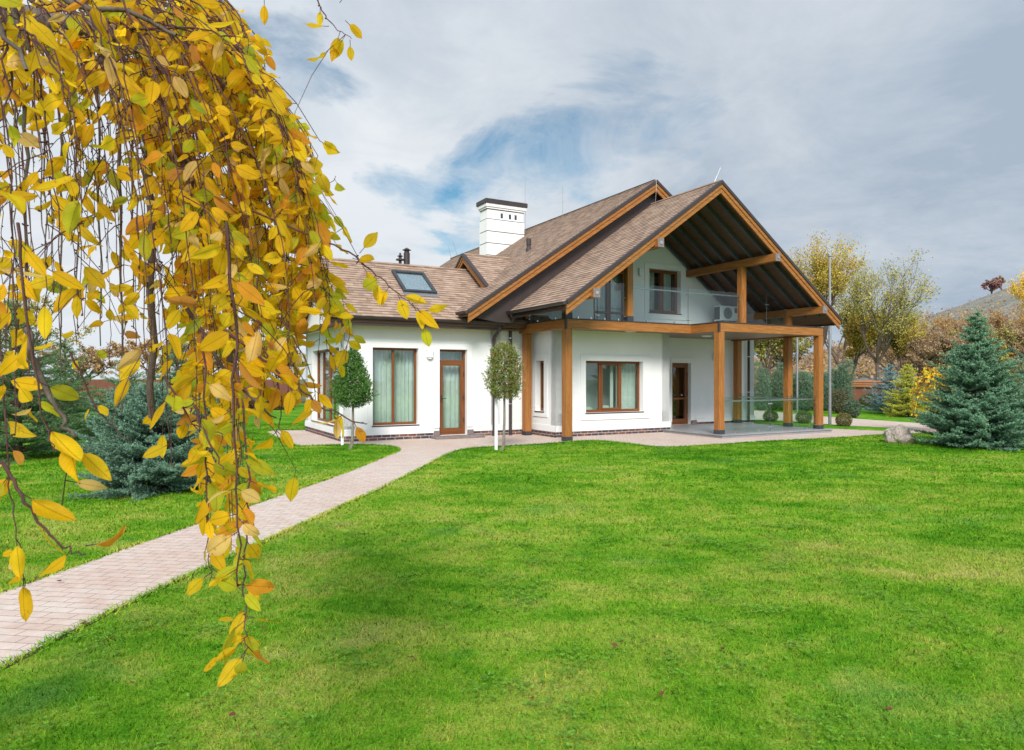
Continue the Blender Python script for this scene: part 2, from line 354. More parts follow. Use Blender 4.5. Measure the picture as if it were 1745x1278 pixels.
def m_glass(name,tint=(.93,.97,.95),ior=1.5,boost=1.0):
    m=bpy.data.materials.new(name); m.use_nodes=True; nt=m.node_tree; nt.nodes.clear()
    ge=N(nt,'ShaderNodeNewGeometry'); cs=math_(nt,'ABSOLUTE',vmath(nt,'DOT_PRODUCT',ge.outputs['Normal'],ge.outputs['Incoming']))
    f0=((ior-1)/(ior+1))**2; fr=math_(nt,'MULTIPLY_ADD',math_(nt,'POWER',math_(nt,'SUBTRACT',1.,cs),5.),1-f0,f0)
    t=N(nt,'ShaderNodeBsdfTransparent'); t.inputs[0].default_value=(*tint,1)
    gl=N(nt,'ShaderNodeBsdfGlossy'); gl.inputs['Roughness'].default_value=.01
    ms=N(nt,'ShaderNodeMixShader'); L(nt,math_(nt,'MULTIPLY',fr,boost,clamp=True),ms.inputs[0])
    L(nt,t.outputs[0],ms.inputs[1]);L(nt,gl.outputs[0],ms.inputs[2])
    o=N(nt,'ShaderNodeOutputMaterial'); L(nt,ms.outputs[0],o.inputs[0]); return m
def m_bark(name,c1,c2,scale=12):
    m,nt,b=mat(name); o=objc(nt); mp=N(nt,'ShaderNodeMapping'); L(nt,o,mp.inputs[0]); mp.inputs['Scale'].default_value=(1,1,.35)
    n=noise(nt,mp.outputs[0],scale,7,.7,.5); L(nt,ramp(nt,[(.3,c1),(.7,c2)],n.outputs[0]).outputs[0],b.inputs['Base Color'])
    b.inputs['Roughness'].default_value=.85; bump(nt,b,n.outputs[0],.6,.02); return m
M=dict(
 plaster=m_plaster(),
 wood=m_wood('glulam_timber',(.17,.058,.012),(.31,.118,.026),(.45,.20,.058)),
 fwood=m_wood('window_frame_wood',(.11,.036,.012),(.17,.058,.018),(.24,.09,.028),.4),
 ceil=m_wood('deck_ceiling_panel',(.20,.15,.12),(.25,.19,.155),(.29,.22,.18)),
 soffit=m_wood('dark_soffit_boards',(.085,.04,.026),(.13,.063,.04),(.19,.095,.06)),
 rafter=m_simple('dark_rafter_steel',(.07,.07,.078),.45,0,.2),
 metal=m_simple('dark_brown_metal',(.05,.038,.037),.4,0,.12),
 shoe=m_simple('post_shoe_steel',(.055,.06,.068),.5,.3,.2),
 steel=m_simple('brushed_steel',(.62,.63,.64),.28,1,.05),
 zinc=m_simple('galvanised_pole',(.33,.33,.34),.45,.7,.15),
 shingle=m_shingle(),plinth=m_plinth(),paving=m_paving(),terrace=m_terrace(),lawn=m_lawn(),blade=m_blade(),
 glass=m_glass('window_glass',(.87,.93,.90),1.6,1.5),rail=m_glass('railing_glass',(.90,.955,.94),1.5,1.0),
 skyl=m_glass('skylight_glass',(.8,.88,.9),1.8,3.0),
 white=m_simple('white_plastic',(.75,.76,.76),.45,0,.04),grille=m_simple('dark_grille',(.05,.055,.06),.5,0,.1),
 stone=m_simple('granite_trim',(.20,.16,.15),.6,0,.35,30),
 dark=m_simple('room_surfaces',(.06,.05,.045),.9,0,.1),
)
def m_curtain():
    m=bpy.data.materials.new('sheer_curtain'); m.use_nodes=True; nt=m.node_tree; b=nt.nodes['Principled BSDF']
    n=noise(nt,objc(nt),7,4); c=ramp(nt,[(.3,(.74,.77,.74)),(.7,(.88,.9,.88))],n.outputs[0])
    L(nt,c.outputs[0],b.inputs['Base Color']); b.inputs['Roughness'].default_value=.9
    t=N(nt,'ShaderNodeBsdfTranslucent'); t.inputs[0].default_value=(.8,.86,.83,1)
    ms=N(nt,'ShaderNodeMixShader'); ms.inputs[0].default_value=.2; L(nt,b.outputs[0],ms.inputs[1]);L(nt,t.outputs[0],ms.inputs[2])
    L(nt,ms.outputs[0],nt.nodes['Material Output'].inputs[0]); return m
M['curtain']=m_curtain()
#==================================================================== GROUND
def chaikin(P,it=2,closed=True):
    P=[Vector(p) for p in P]
    for _ in range(it):
        Q=[]
        for i in range(len(P)):
            a,b=P[i],P[(i+1)%len(P)]
            if (a-b).length>3.5:
                d=(b-a).normalized()*.5; Q+=[a+d,b-d]
            else: Q+=[a*.75+b*.25,a*.25+b*.75]
        P=Q
    return P
def polysheet(name,P,z,m,thick=None):
    from mathutils.geometry import tessellate_polygon
    tri=tessellate_polygon([[Vector((p.x,p.y,0)) for p in P]])
    mb=MB(); n=len(P); mb.v=[(p.x,p.y,z) for p in P]
    for t in tri:
        a,b,c=[Vector(mb.v[i]) for i in t]
        t=tuple(t) if (b-a).cross(c-a).z>0 else tuple(t)[::-1]
        mb.f.append(t); mb.uv.append([(mb.v[i][0],mb.v[i][1]) for i in t])
    if thick:
        for i in range(n):
            j=(i+1)%n; mb.face([(P[i].x,P[i].y,z-thick),(P[j].x,P[j].y,z-thick),(P[j].x,P[j].y,z),(P[i].x,P[i].y,z)])
    return mb.build(name,m)
# wide ground
m_gr,nt_,b_=mat('rough_grassland'); o_=objc(nt_); n_=noise(nt_,o_,.04,8,.65); n2_=noise(nt_,o_,1.2,6,.7)
c_=ramp(nt_,[(.35,(.07,.11,.025)),(.55,(.14,.13,.05)),(.7,(.2,.15,.08))],n_.outputs[0]).outputs[0]
c_=mix(nt_,.6,c_,ramp(nt_,[(.3,.6),(.7,1.15)],n2_.outputs[0]).outputs[0],'MULTIPLY'); L(nt_,c_,b_.inputs['Base Color']); b_.inputs['Roughness'].default_value=1
mb=MB(); mb.face([(-900,-300,-.06),(900,-300,-.06),(900,1500,-.06),(-900,1500,-.06)]); tag(mb.build('ground',m_gr),kind='structure')
mb=MB(); mb.face([(-45,-12,0),(45,-12,0),(45,46,0),(-45,46,0)]); tag(mb.build('lawn',M['lawn']),kind='structure')
pave=[Vector((-5.1,-1.5,0)),g(0,1012),g(300,905),g(600,803),g(660,777),g(681,769.5),g(679,763),g(655,758.3),g(600,757.3),g(548,758.5),g(520,760),g(504,760),g(446,734.7),g(515,733),
 loc2w(-4,6),loc2w(0,6),loc2w(9,7),g(1284,698.3),g(1389,709),g(1520,718.3),g(1568,721.6),g(1640,726),g(1850,734),g(1850,738.5),g(1640,737),g(1516,740),g(1460,744),g(1380,748.5),g(1301,752),
 g(1240,756.5),g(1180,760),g(1145,762),g(1107,761),g(1067,755),g(1021,750.5),g(990,751.2),g(962,753.5),g(920,757),g(885,759),g(841,761),g(800,763.5),g(772,770),g(752,779),g(713,800),g(600,856),g(350,967),g(136,1068),g(0,1140),Vector((-3.75,-1.5,0))]
PP=chaikin(pave,2)
tag(polysheet('paved_path',PP,.008,M['paving']),kind='structure')
mb=MB()
for i in range(len(PP)):
    a,b=PP[i],PP[(i+1)%len(PP)]
    if (b-a).length<1e-5 or max(a.y,b.y)>40: continue
    d=(b-a).normalized(); nn=Vector((-d.y,d.x,0)); w0=.03+.022*math.sin(i*1.7); w1=.03+.022*math.sin((i+1)*1.7)
    k=max(1,int((b-a).length/.3))
    for q in range(k):
        p0=a+(b-a)*q/k; p1=a+(b-a)*(q+1)/k; e0=.02+.02*rnd.random(); mb.face([(p0.x,p0.y,.004),(p1.x,p1.y,.004),tuple((p1+nn*e0).xy)+(.004,),tuple((p0+nn*e0).xy)+(.004,)])
tag(mb.build('soil_edge',m_simple('bare_soil',(.075,.05,.03),.95,0,.5,25)),kind='structure')
isl=[loc2w(9.3,4.6),g(1288,716.5),g(1360,720),g(1427,726.5),g(1520,730.8),g(1545,733),g(1520,735.6),g(1414,730.5),g(1350,729.5),g(1289,722),loc2w(9.3,2.8)]
IS=chaikin(isl,2)
tag(polysheet('lawn_island',IS,.045,M['lawn'],.04),kind='structure')
# broken slab left of path
def inpoly(X,Y,P):
    ins=np.zeros(len(X),bool); n=len(P)
    for i in range(n):
        a,b=P[i],P[(i+1)%n]
        if abs(a.y-b.y)<1e-9: continue
        c=((a.y>Y)!=(b.y>Y))&(X<(b.x-a.x)*(Y-a.y)/(b.y-a.y)+a.x); ins^=c
    return ins
def grass():
    bands=[(1.6,4.2,5200,.0042,.036),(4.2,7.,3300,.006,.036),(7.,11.,1500,.010,.038),(11.,17.,620,.017,.040),(17.,26.,240,.03,.042)]
    Vs=[];Cs=[]
    hp=[loc2w(-5.3,2.4),loc2w(-.9,2.4),loc2w(.3,1.0),loc2w(4.5,1.0),loc2w(4.3,-1.4),loc2w(9.1,-1.4),loc2w(10,16),loc2w(-1,16),loc2w(-5.3,7.2)]
    for y0,y1,den,w,h in bands:
        xm=y1*.80+.4; n=int(2*xm*(y1-y0)*den)
        Y=NR.uniform(y0,y1,n); X=NR.uniform(-xm,xm,n)
        k=(np.abs(X)<Y*.78+.35)&~inpoly(X,Y,PP)&~inpoly(X,Y,hp); X=X[k];Y=Y[k];n=len(X)
        # clumping
        cl=.75+.5*np.sin(X*9.1+3*np.sin(Y*4.3))*np.sin(Y*7.7+2*np.sin(X*5.1))
        H=h*NR.uniform(.45,1.15,n)*(cl*.35+.75); a=NR.uniform(0,6.283,n); ww=w*NR.uniform(.6,1.2,n)*.5
        la=NR.uniform(0,6.283,n); lean=H*NR.uniform(.2,1.1,n)
        B=np.stack([X,Y,np.full(n,-.004)],1); s=np.stack([np.cos(a)*ww,np.sin(a)*ww,np.zeros(n)],1)
        T=B+np.stack([np.cos(la)*lean,np.sin(la)*lean,H],1)
        Vs.append(np.stack([B-s,B+s,T],1).reshape(-1,3))
        br=NR.uniform(.5,1.6,n)
        ye=NR.rand(n); c=np.stack([br*np.where(ye>.93,1.9,1.),br*np.where(ye>.93,1.25,1.),br],1)
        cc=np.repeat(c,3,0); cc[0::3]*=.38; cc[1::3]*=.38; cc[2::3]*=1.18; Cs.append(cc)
    V=np.concatenate(Vs);C=np.concatenate(Cs)
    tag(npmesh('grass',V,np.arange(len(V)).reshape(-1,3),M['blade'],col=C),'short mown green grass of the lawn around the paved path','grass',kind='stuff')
grass()
def clover():
    n=260; cx=NR.uniform(-3.6,3.6,n); cy=2.4+5.6*NR.rand(n)**.8; V=[];C=[]
    k=NR.randint(12,60,n); X=np.repeat(cx,k)+NR.normal(0,.09,k.sum()); Y=np.repeat(cy,k)+NR.normal(0,.09,k.sum())
    m=~inpoly(X,Y,PP)&(Y>1.5); X=X[m];Y=Y[m];n=len(X); rr=NR.uniform(.005,.010,n); Z=NR.uniform(.026,.040,n); a0=NR.uniform(0,6.28,n); br=NR.uniform(.7,1.35,(n,1))
    for q in range(3):
        a=a0+q*2.094; P=np.stack([X+np.cos(a)*rr,Y+np.sin(a)*rr,Z],1); d=np.stack([np.cos(a),np.sin(a),NR.uniform(-.3,.5,n)],1)*rr[:,None]; s=np.stack([-np.sin(a),np.cos(a),NR.uniform(-.3,.3,n)],1)*rr[:,None]*.8
        V.append(np.stack([P-d,P+s,P+d,P-s],1).reshape(-1,3)); C.append(np.repeat(br*np.array([[.12,.27,.022]]),4,0))
    V=np.concatenate(V);C=np.concatenate(C)
    tag(npmesh('clover',V,np.arange(len(V)).reshape(-1,4),M['clover'],col=C),'small clover leaves scattered through the near lawn','clover',kind='stuff')
M['clover']=m_leaf('clover_leaf',trans=.2,rough=.8,up=.2); clover()
# longer tufts along path edges
def edge_tufts():
    pts=[]
    n=len(PP)
    for i in range(n):
        a,b=PP[i],PP[(i+1)%n]
        if a.y<1 or a.y>24 or b.y>24: continue
        d=(b-a); ln=d.length; nn=Vector((d.y,-d.x,0)).normalized()
        k=int(ln*(420 if a.y<10 else 130))
        for _ in range(k):
            p=a+d*rnd.random()+nn*rnd.gauss(0,.022); pts.append((p.x,p.y))
    P=np.array(pts); n=len(P); hp=[loc2w(-5.6,2.2),loc2w(.3,.8),loc2w(4.3,-1.4),loc2w(9.1,-1.4),loc2w(10,16),loc2w(-5.6,16)]
    k=~inpoly(P[:,0],P[:,1],hp); P=P[k]; n=len(P)
    H=.042*NR.uniform(.4,1.2,n); a=NR.uniform(0,6.283,n); w=.002+.0006*P[:,1]; lean=H*NR.uniform(.2,1.2,n); la=NR.uniform(0,6.283,n)
    B=np.stack([P[:,0],P[:,1],np.zeros(n)],1); s=np.stack([np.cos(a)*w,np.sin(a)*w,np.zeros(n)],1)
    T=B+np.stack([np.cos(la)*lean,np.sin(la)*lean,H],1)
    V=np.stack([B-s,B+s,T],1).reshape(-1,3); c=np.repeat(NR.uniform(.8,1.3,(n,1))*np.array([[1.25,1.08,1.]]),3,0)
    tag(npmesh('grass_edging',V,np.arange(len(V)).reshape(-1,3),M['blade'],col=c),'ragged grass blades along the edge of the paving','grass',kind='stuff')
edge_tufts()
#==================================================================== HOUSE
HB=empty('house',HO,ROT,'white plastered house with brown shingle gable roofs and timber porch','house')
def P_(name,m,mb,parent=HB,**k): return mb.build(name,M[m] if isinstance(m,str) else m,parent,**k)
def clip(poly,a,b,c):   # keep a*x+b*y<=c
    out=[]
    for i in range(len(poly)):
        p,q=poly[i],poly[(i+1)%len(poly)]; dp=a*p[0]+b*p[1]-c; dq=a*q[0]+b*q[1]-c
        if dp<=0: out.append(p)
        if (dp<0<dq) or (dq<0<dp):
            t=dp/(dp-dq); out.append((p[0]+(q[0]-p[0])*t,p[1]+(q[1]-p[1])*t))
    return out
def wall(ax,c,a0,a1,z0,z1,holes=(),depth=.2,out=-1,clips=(),name='wall',m='plaster'):
    """wall sheet on plane ax=c. ax='v': spans u; ax='u': spans v. out: outward sign. inner skin depth+.1 behind"""
    mb=MB(); A=sorted({a0,a1,*[x for h in holes for x in h[:2]]}); Z=sorted({z0,z1,*[x for h in holes for x in h[2:]]})
    def P(a,z,d=0): return (a,c-out*d,z) if ax=='v' else (c-out*d,a,z)
    T=depth+.1
    for i in range(len(A)-1):
        for j in range(len(Z)-1):
            am=(A[i]+A[i+1])/2; zm=(Z[j]+Z[j+1])/2
            if any(h[0]<am<h[1] and h[2]<zm<h[3] for h in holes): continue
            poly=[(A[i],Z[j]),(A[i+1],Z[j]),(A[i+1],Z[j+1]),(A[i],Z[j+1])]
            for cc in clips: poly=clip(poly,*cc) if poly else poly
            if len(poly)<3: continue
            mb.face([P(*q) for q in poly]); mb.face([P(*q,T) for q in poly[::-1]])
    for h in holes:
        x0,x1,q0,q1=h
        for (p,q) in (((x0,q0),(x1,q0)),((x1,q0),(x1,q1)),((x1,q1),(x0,q1)),((x0,q1),(x0,q0))):
            mb.face([P(*p),P(*q),P(*q,T),P(*p,T)])
    for a in (a0,a1):
        zt=z1
        for cc in clips:
            if cc[1]: zt=min(zt,(cc[2]-cc[0]*a)/cc[1])
        if zt>z0: mb.face([P(a,z0),P(a,z0,T),P(a,zt,T),P(a,zt)])
    return P_(name,m,mb)
def tbox(mb,ax,c,out,a0,a1,z0,z1,d0,d1,long=None):
    """box on wall plane; d measured outward"""
    if ax=='v': mb.box(a0,a1,c+out*d0,c+out*d1,z0,z1,long)
    else: mb.box(c+out*d0,c+out*d1,a0,a1,z0,z1,long)
def window(ax,c,out,a0,a1,z0,z1,mull=(),rec=.13,fw=.065,curt=None,sash=None,trim=None,sill=True,mat_='fwood',door=False,name='window',transom=None,label=None,bar=None,hinge=None):
    mb=MB(); d0,d1=-rec-.07,-rec
    tbox(mb,ax,c,out,a0,a0+fw,z0,z1,d0,d1); tbox(mb,ax,c,out,a1-fw,a1,z0,z1,d0,d1)
    tbox(mb,ax,c,out,a0+fw,a1-fw,z1-fw,z1,d0,d1); tbox(mb,ax,c,out,a0+fw,a1-fw,z0,z0+fw*1.2,d0,d1)
    for x in mull: tbox(mb,ax,c,out,x-fw*.55,x+fw*.55,z0+fw*1.2,z1-fw,d0,d1-.002)
    if transom: tbox(mb,ax,c,out,a0+fw,a1-fw,transom-fw*.55,transom+fw*.55,d0,d1-.001)
    o=P_(name,mat_,mb,bev=.004,label=label)
    edges=[a0+fw]+sorted(mull)+[a1-fw]
    zt=transom if transom else z1
    for k in range(len(edges)-1):
        e0=edges[k]+(fw*.55 if k else 0); e1=edges[k+1]-(fw*.55 if k<len(edges)-2 else 0)
        if sash is None or sash[k]:
            sw=.05 if not door else .10
            sb=MB(); zz0=z0+fw*1.2;zz1=zt-(fw*.55 if transom else fw)
            tbox(sb,ax,c,out,e0,e0+sw,zz0,zz1,d0+.01,d1+.02);tbox(sb,ax,c,out,e1-sw,e1,zz0,zz1,d0+.01,d1+.02)
            tbox(sb,ax,c,out,e0+sw,e1-sw,zz1-sw,zz1,d0+.01,d1+.02);tbox(sb,ax,c,out,e0+sw,e1-sw,zz0,zz0+sw*(1.3 if door else 1),d0+.01,d1+.02)
            if bar: tbox(sb,ax,c,out,e0+sw,e1-sw,bar-.035,bar+.035,d0+.01,d1+.018)
            P_('sash' if not door else 'door_leaf',mat_,sb,o,bev=.004)
    pb=MB(); tbox(pb,ax,c,out,a0+fw*.5,a1-fw*.5,z0+fw*.5,z1-fw*.5,d0+.03,d0+.036); P_('pane','glass',pb,o)
    if curt:
        for (q0,q1) in curt:
            cb=MB(); n=int((q1-q0)/.012); pr=[]; ph=rnd.random()*6
            for i in range(n+1):
                x=q0+(q1-q0)*i/n; pr.append((x,-.30-rec+.028*math.sin(x*48+ph+1.3*math.sin(x*7))+.012*math.sin(x*117+ph)))
            for i in range(n):
                (x,d),(y,e)=pr[i],pr[i+1]
                f=lambda a,dd,z:(a,c+out*dd,z) if ax=='v' else (c+out*dd,a,z)
                cb.face([f(x,d,z0+.03),f(y,e,z0+.03),f(y,e,z1+.05),f(x,d,z1+.05)])
            P_('curtain','curtain',cb,o,smooth=False)
    if sill and not door:
        s=MB(); tbox(s,ax,c,out,a0-.03,a1+.03,z0-.03,z0-.002,-rec,.045); P_('sill','metal',s,o,bev=.004)
    if trim:
        t0,t1,tz0,tz1=trim; t=MB()
        for (e0,e1,h0,h1) in ((t0,a0-.001,tz0,tz1),(a1+.001,t1,tz0,tz1),(a0-.001,a1+.001,z1+.001,tz1),(a0-.001,a1+.001,tz0,z0-.032)):
            if e1>e0 and h1>h0: tbox(t,ax,c,out,e0,e1,h0,h1,-.01,.028)
        P_('trim','plaster',t,o,bev=.005)
    if door:
        hb=MB(); hx=a0+fw+.05 if hinge!='left' else a1-fw-.05; s=1 if hinge!='left' else -1
        tbox(hb,ax,c,out,hx-.02,hx+.02,z0+.93,z0+1.15,d1+.02,d1+.03); 
        tbox(hb,ax,c,out,hx-.01,hx+.012,z0+1.04,z0+1.06,d1+.03,d1+.07); tbox(hb,ax,c,out,min(hx,hx+s*.13),max(hx,hx+s*.13),z0+1.04,z0+1.06,d1+.07,d1+.085)
        P_('handle','metal',hb,o,bev=.003)
        for hz in (.2,.5,.82):
            q=MB(); hx2=a1-fw-.005 if hinge!='left' else a0+fw; zz=z0+(zt-z0)*hz; tbox(q,ax,c,out,hx2-.012,hx2+.02,zz-.06,zz+.06,d1+.001,d1+.034); P_('hinge','metal',q,o)
    return o
mS=.673
main_clip=[(mS,1,8.04-.22+mS*4.4),(-mS,1,8.04-.22-mS*4.4)]
Wn=2.5;Mn=2.45;Bk=1.0
# --- walls
wall('v',Wn,-5.4,-1.05,0,3.3,[(-4.63,-3.32,.42,2.54),(-2.68,-1.82,.08,2.53)])
wclip=[(.673,1,5.23-.2+.673*4.83),(-.673,1,5.23-.2-.673*4.83)]
wall('u',-5.4,2.5,7.2,0,5.2,[(2.91,6.15,.40,2.55)],clips=wclip)
wall('v',7.2,-5.4,-1.05,0,3.3,[],out=1)
wall('v',Mn,-1.05,9.9,0,7.9,[(5.9,6.76,.10,2.24),(4.89,6.29,3.93,5.42),(2.62,3.95,3.34,5.25)],clips=main_clip)
wall('u',.3,Bk,Mn,0,3.1,[(1.66,2.14,.73,2.23)])
wall('v',Bk,.3,4.5,0,3.1,[(1.3,3.43,.69,2.22)])
wall('u',4.5,Bk,Mn,0,3.1,[],out=1)
wall('u',9.9,Mn,17.2,0,4.1,[],out=1)
wall('u',-1.05,Mn,17.2,0,4.1,[])
wall('v',17.2,-1.05,9.9,0,7.9,[],out=1,clips=main_clip)
# --- floors inside
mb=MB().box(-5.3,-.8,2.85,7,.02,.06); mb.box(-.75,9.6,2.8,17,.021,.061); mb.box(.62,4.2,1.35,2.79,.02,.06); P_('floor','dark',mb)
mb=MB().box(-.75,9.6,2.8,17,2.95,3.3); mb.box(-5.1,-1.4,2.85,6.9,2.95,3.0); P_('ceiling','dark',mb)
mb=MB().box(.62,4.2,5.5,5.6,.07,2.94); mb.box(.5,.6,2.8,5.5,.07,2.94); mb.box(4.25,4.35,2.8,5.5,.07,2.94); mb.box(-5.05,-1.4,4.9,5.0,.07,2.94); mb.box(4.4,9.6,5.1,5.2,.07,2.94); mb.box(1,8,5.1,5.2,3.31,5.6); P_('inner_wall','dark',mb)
# --- windows, doors
window('v',Wn,-1,-4.63,-3.32,.42,2.54,[-4.0],curt=[(-4.68,-3.25)],trim=(-4.78,-3.16,.3,2.68),sash=[0,0],fw=.06)
window('v',Wn,-1,-2.68,-1.82,.08,2.53,[],door=True,transom=2.2,curt=[(-2.72,-1.78)],trim=(-2.84,-1.65,.30,2.68),name='door',fw=.055)
window('u',-5.4,-1,2.91,6.15,.40,2.55,[3.49,4.6,5.4],curt=[(2.9,6.2)],trim=(2.76,6.3,.3,2.68),sash=[0,0,0,0],fw=.06)
bw=window('v',Bk,-1,1.3,3.43,.69,2.22,[1.93,2.70],curt=[(1.25,1.52),(2.52,2.66),(2.74,3.5)],trim=(1.12,3.71,.48,2.39),sash=[0,1,0],rec=.15)
window('u',.3,-1,1.66,2.14,.73,2.23,[],trim=(1.47,2.30,.57,2.42),sash=[0],rec=.15)
window('v',Mn,-1,5.9,6.76,.10,2.24,[],door=True,name='door',bar=1.0,hinge=None,fw=.055,trim=(5.85,6.95,.2,2.42),curt=None)
window('v',Mn,-1,4.89,6.29,3.93,5.42,[5.59],curt=[(4.85,5.5),(5.75,6.3)],trim=(4.7,6.5,3.72,5.6),sash=[1,1],rec=.16,fw=.05)
window('v',Mn,-1,2.62,3.95,3.34,5.25,[3.28],curt=[(2.6,4.0)],sash=[1,1],bar=3.85,sill=False,rec=.08,fw=.05,label='tall two-leaf balcony window behind the glass railing')
# --- plinth bricks and white base mouldings
def along(mb,ax,c,out,a0,a1,skip=(),z0=0,z1=.165,d=.03):
    segs=[];x=a0
    for s in sorted(skip):
        if s[0]>x: segs.append((x,s[0]))
        x=s[1]
    if x<a1: segs.append((x,a1))
    for s in segs: tbox(mb,ax,c,out,s[0],s[1],z0,z1,-.02,d,0 if ax=='v' else 1)
for nm,mm,z0,z1,d in (('plinth','plinth',0.001,.163,.02),('base_moulding','plaster',.165,.30,.034),('base_moulding','plaster',.302,.345,.02)):
    for args in (('v',Wn,-1,-5.4-d,-2.86,[],z0,z1,d),('v',Wn,-1,-1.63,-1.05,[],z0,z1,d),('u',-5.4,-1,2.5,7.2,[],z0,z1,d),('v',Mn,-1,-1.05+.001,.3-d,[],z0,z1,d-.001),('u',.3,-1,Bk,Mn,[],z0,z1,d),
        ('v',Bk,-1,.3-d,4.5+d,[],z0,z1,d),('u',4.5,1,Bk,Mn,[],z0,z1,d),('v',Mn,-1,4.5+d,5.84,[],max(z0,.10),z1,d),('v',Mn,-1,6.96,9.9+d,[],max(z0,.10),z1,d),('u',9.9,1,Mn,17.2,[],z0,z1,d)):
        mb=MB(); along(mb,*args); P_(nm,mm,mb,bev=.003 if mm=='plaster' else 0)
mb=MB().box(-2.95,-1.45,2.05,2.6,.008,.075); P_('door_step','stone',mb,bev=.008)
for q_ in ((-2.86,-2.69,2.44,2.62,.076,.22),(-1.81,-1.63,2.44,2.62,.076,.22),(6.77,7.0,2.38,2.56,.101,.24)): P_('door_plinth','stone',MB().box(*q_),bev=.004)
# --- terrace
mb=MB().box(4.27,9.0,-1.45,2.42,.009,.075); mb.box(4.24,9.03,-1.48,2.42,.0755,.105); tr=mb.build('terrace',M['terrace'],None,bev=.006); tr.location=HO; tr.rotation_euler=(0,0,ROT); tag(tr,kind='structure')
# --- deck
DZ0,DZ1=3.05,3.32
def prism(poly,z0,z1):
    mb=MB(); n=len(poly)
    mb.face([(a,b,z1) for a,b in poly]); mb.face([(a,b,z0) for a,b in poly[::-1]])
    for i in range(n):
        p,q=poly[i],poly[(i+1)%n]; l=math.dist(p,q)
        mb.face([(*p,z0),(*q,z0),(*q,z1),(*p,z1)],[(0,z0),(l,z0),(l,z1),(0,z1)])
    return mb
P_('deck_ceiling','ceil',prism([(.06,.06),(4.55,.06),(4.55,-1.05),(8.75,-1.05),(8.75,2.44),(.06,2.44)],3.10,3.25))
fb=[(-.12,-.12,4.36,.05,'v'),(4.36,-1.25,8.9,-1.09,'v'),(-.12,.051,.05,2.449,'u'),(4.361,-1.089,4.53,.06,'u'),(8.73,-1.089,8.9,2.449,'u')]
for a,b,c,d,ax in fb: P_('deck_beam','wood',MB().box(a,c,b,d,DZ0,DZ1-.02,0 if ax=='v' else 1),bev=.006)
mb=MB()
for a,b,c,d,ax in fb: mb.box(a-.015,c+.015,b-.015,d+.015 if ax=='v' else d,DZ1-.0195+(.001 if ax=='u' else 0),DZ1+.006+(.001 if ax=='u' else 0))
for (a,b) in ((-.13,-.13),(4.345,-1.26),(8.86,-1.26)): mb.box(a,a+.055,b,b+.055,DZ0-.01,DZ1-.02)
P_('deck_flashing','metal',mb)
P_('balcony_floor','terrace',prism([(.06,.06),(4.55,.06),(4.55,-1.05),(8.75,-1.05),(8.75,2.44),(.06,2.44)],3.251,3.315))
# --- posts
def post(u,v,z0,z1,w=.105,shoe=.10):
    p=P_('porch_post','wood',MB().box(u-w,u+w,v-w,v+w,z0+shoe,z1,2),bev=.008)
    P_('post_shoe','shoe',MB().box(u-w-.006,u+w+.006,v-w-.006,v+w+.006,z0,z0+shoe+.02),p,bev=.004)
    return p
for u,v,z0 in ((0,0,.01),(0,2.18,.01),(4.47,-1.14,.105),(8.78,-1.14,.105),(8.78,.02,.105),(8.78,2.2,.105)): post(u,v,z0,3.05)
for u,v,z1 in ((0,0,3.76),(0,2.18,3.76),(2.1,.02,5.23),(6.63,.02,5.23),(8.78,.02,3.76)): post(u,v,3.326,z1,.10,.13 if u<6 else .04)
# --- purlins
for u,z in ((0,3.87),(2.1,5.34),(6.64,5.34),(8.79,3.87)):
    p=P_('purlin','wood',MB().box(u-.10,u+.10,-1.36,2.44,z-.115,z+.115,1),bev=.006)
    P_('end_plate','stone',MB().box(u-.105,u+.105,-1.378,-1.361,z-.12,z+.12),p,bev=.004)
    q=MB(); q.tube([(u,-1.379,z),(u,-1.395,z)],.045,16); P_('end_bolt','steel',q,p)
# --- shingle courses
def shingles(P0,e,s,le,ls,name='roof',over=0):
    P0=Vector(P0);e=Vector(e).normalized();s=Vector(s).normalized();n=e.cross(s).normalized()
    if n.z<0:n=-n
    mb=MB();k=int(math.ceil(ls/.145));off=rnd.random()
    for i in range(k):
        a=i*.145;b=min((i+1)*.145,ls); lo=P0+s*a+n*.014;hi=P0+s*b+n*.002;lb=P0+s*a+n*.0
        ln=[lo,lo+e*le,hi+e*le,hi]; uv=[(0,a+.001),(le,a+.001),(le,b-.001),(0,b-.001)]
        mb.face(ln,uv); mb.face([lb,lb+e*le,lo+e*le,lo],[(0,a),(le,a),(le,a+.005),(0,a+.005)])
    return mb
def slabprism(u0,z0,u1,z1,v0,v1,t=.16,ax='v'):
    return MB().extr([(u0,z0-t),(u1,z1-t),(u1,z1-.004),(u0,z0-.004)],v0,v1,ax)
def roof_slope(u0,z0,u1,z1,v0,v1,ax='v',t=.16,mm='soffit'):
    """eave (u0,z0) ridge (u1,z1); returns part"""
    r=P_('roof',mm,slabprism(u0,z0,u1,z1,v0,v1,t,ax))
    ls=math.dist((u0,z0),(u1,z1))
    if ax=='v': sh=shingles((u0,v0,z0),(0,1,0),(u1-u0,0,z1-z0),v1-v0,ls)
    else: sh=shingles((v0,u0,z0),(1,0,0),(0,u1-u0,z1-z0),v1-v0,ls)
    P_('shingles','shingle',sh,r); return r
fA=(4.41,7.33);fL=(-.84,3.62);fR=(9.66,3.62)
roof_slope(*fL,*fA,-1.24,2.44); roof_slope(*fR,*fA,-1.24,2.44)
mA=(4.4,8.04);mL=(-2.24,3.57);mR=(10.0,4.27)
mr=roof_slope(*mL,*mA,1.53,17.9); roof_slope(*mR,*mA,1.53,17.9)
roof_slope(2.0,3.33,4.83,5.23,-5.9,.9,'u'); roof_slope(7.66,3.33,4.83,5.23,-5.9,-1.06,'u')
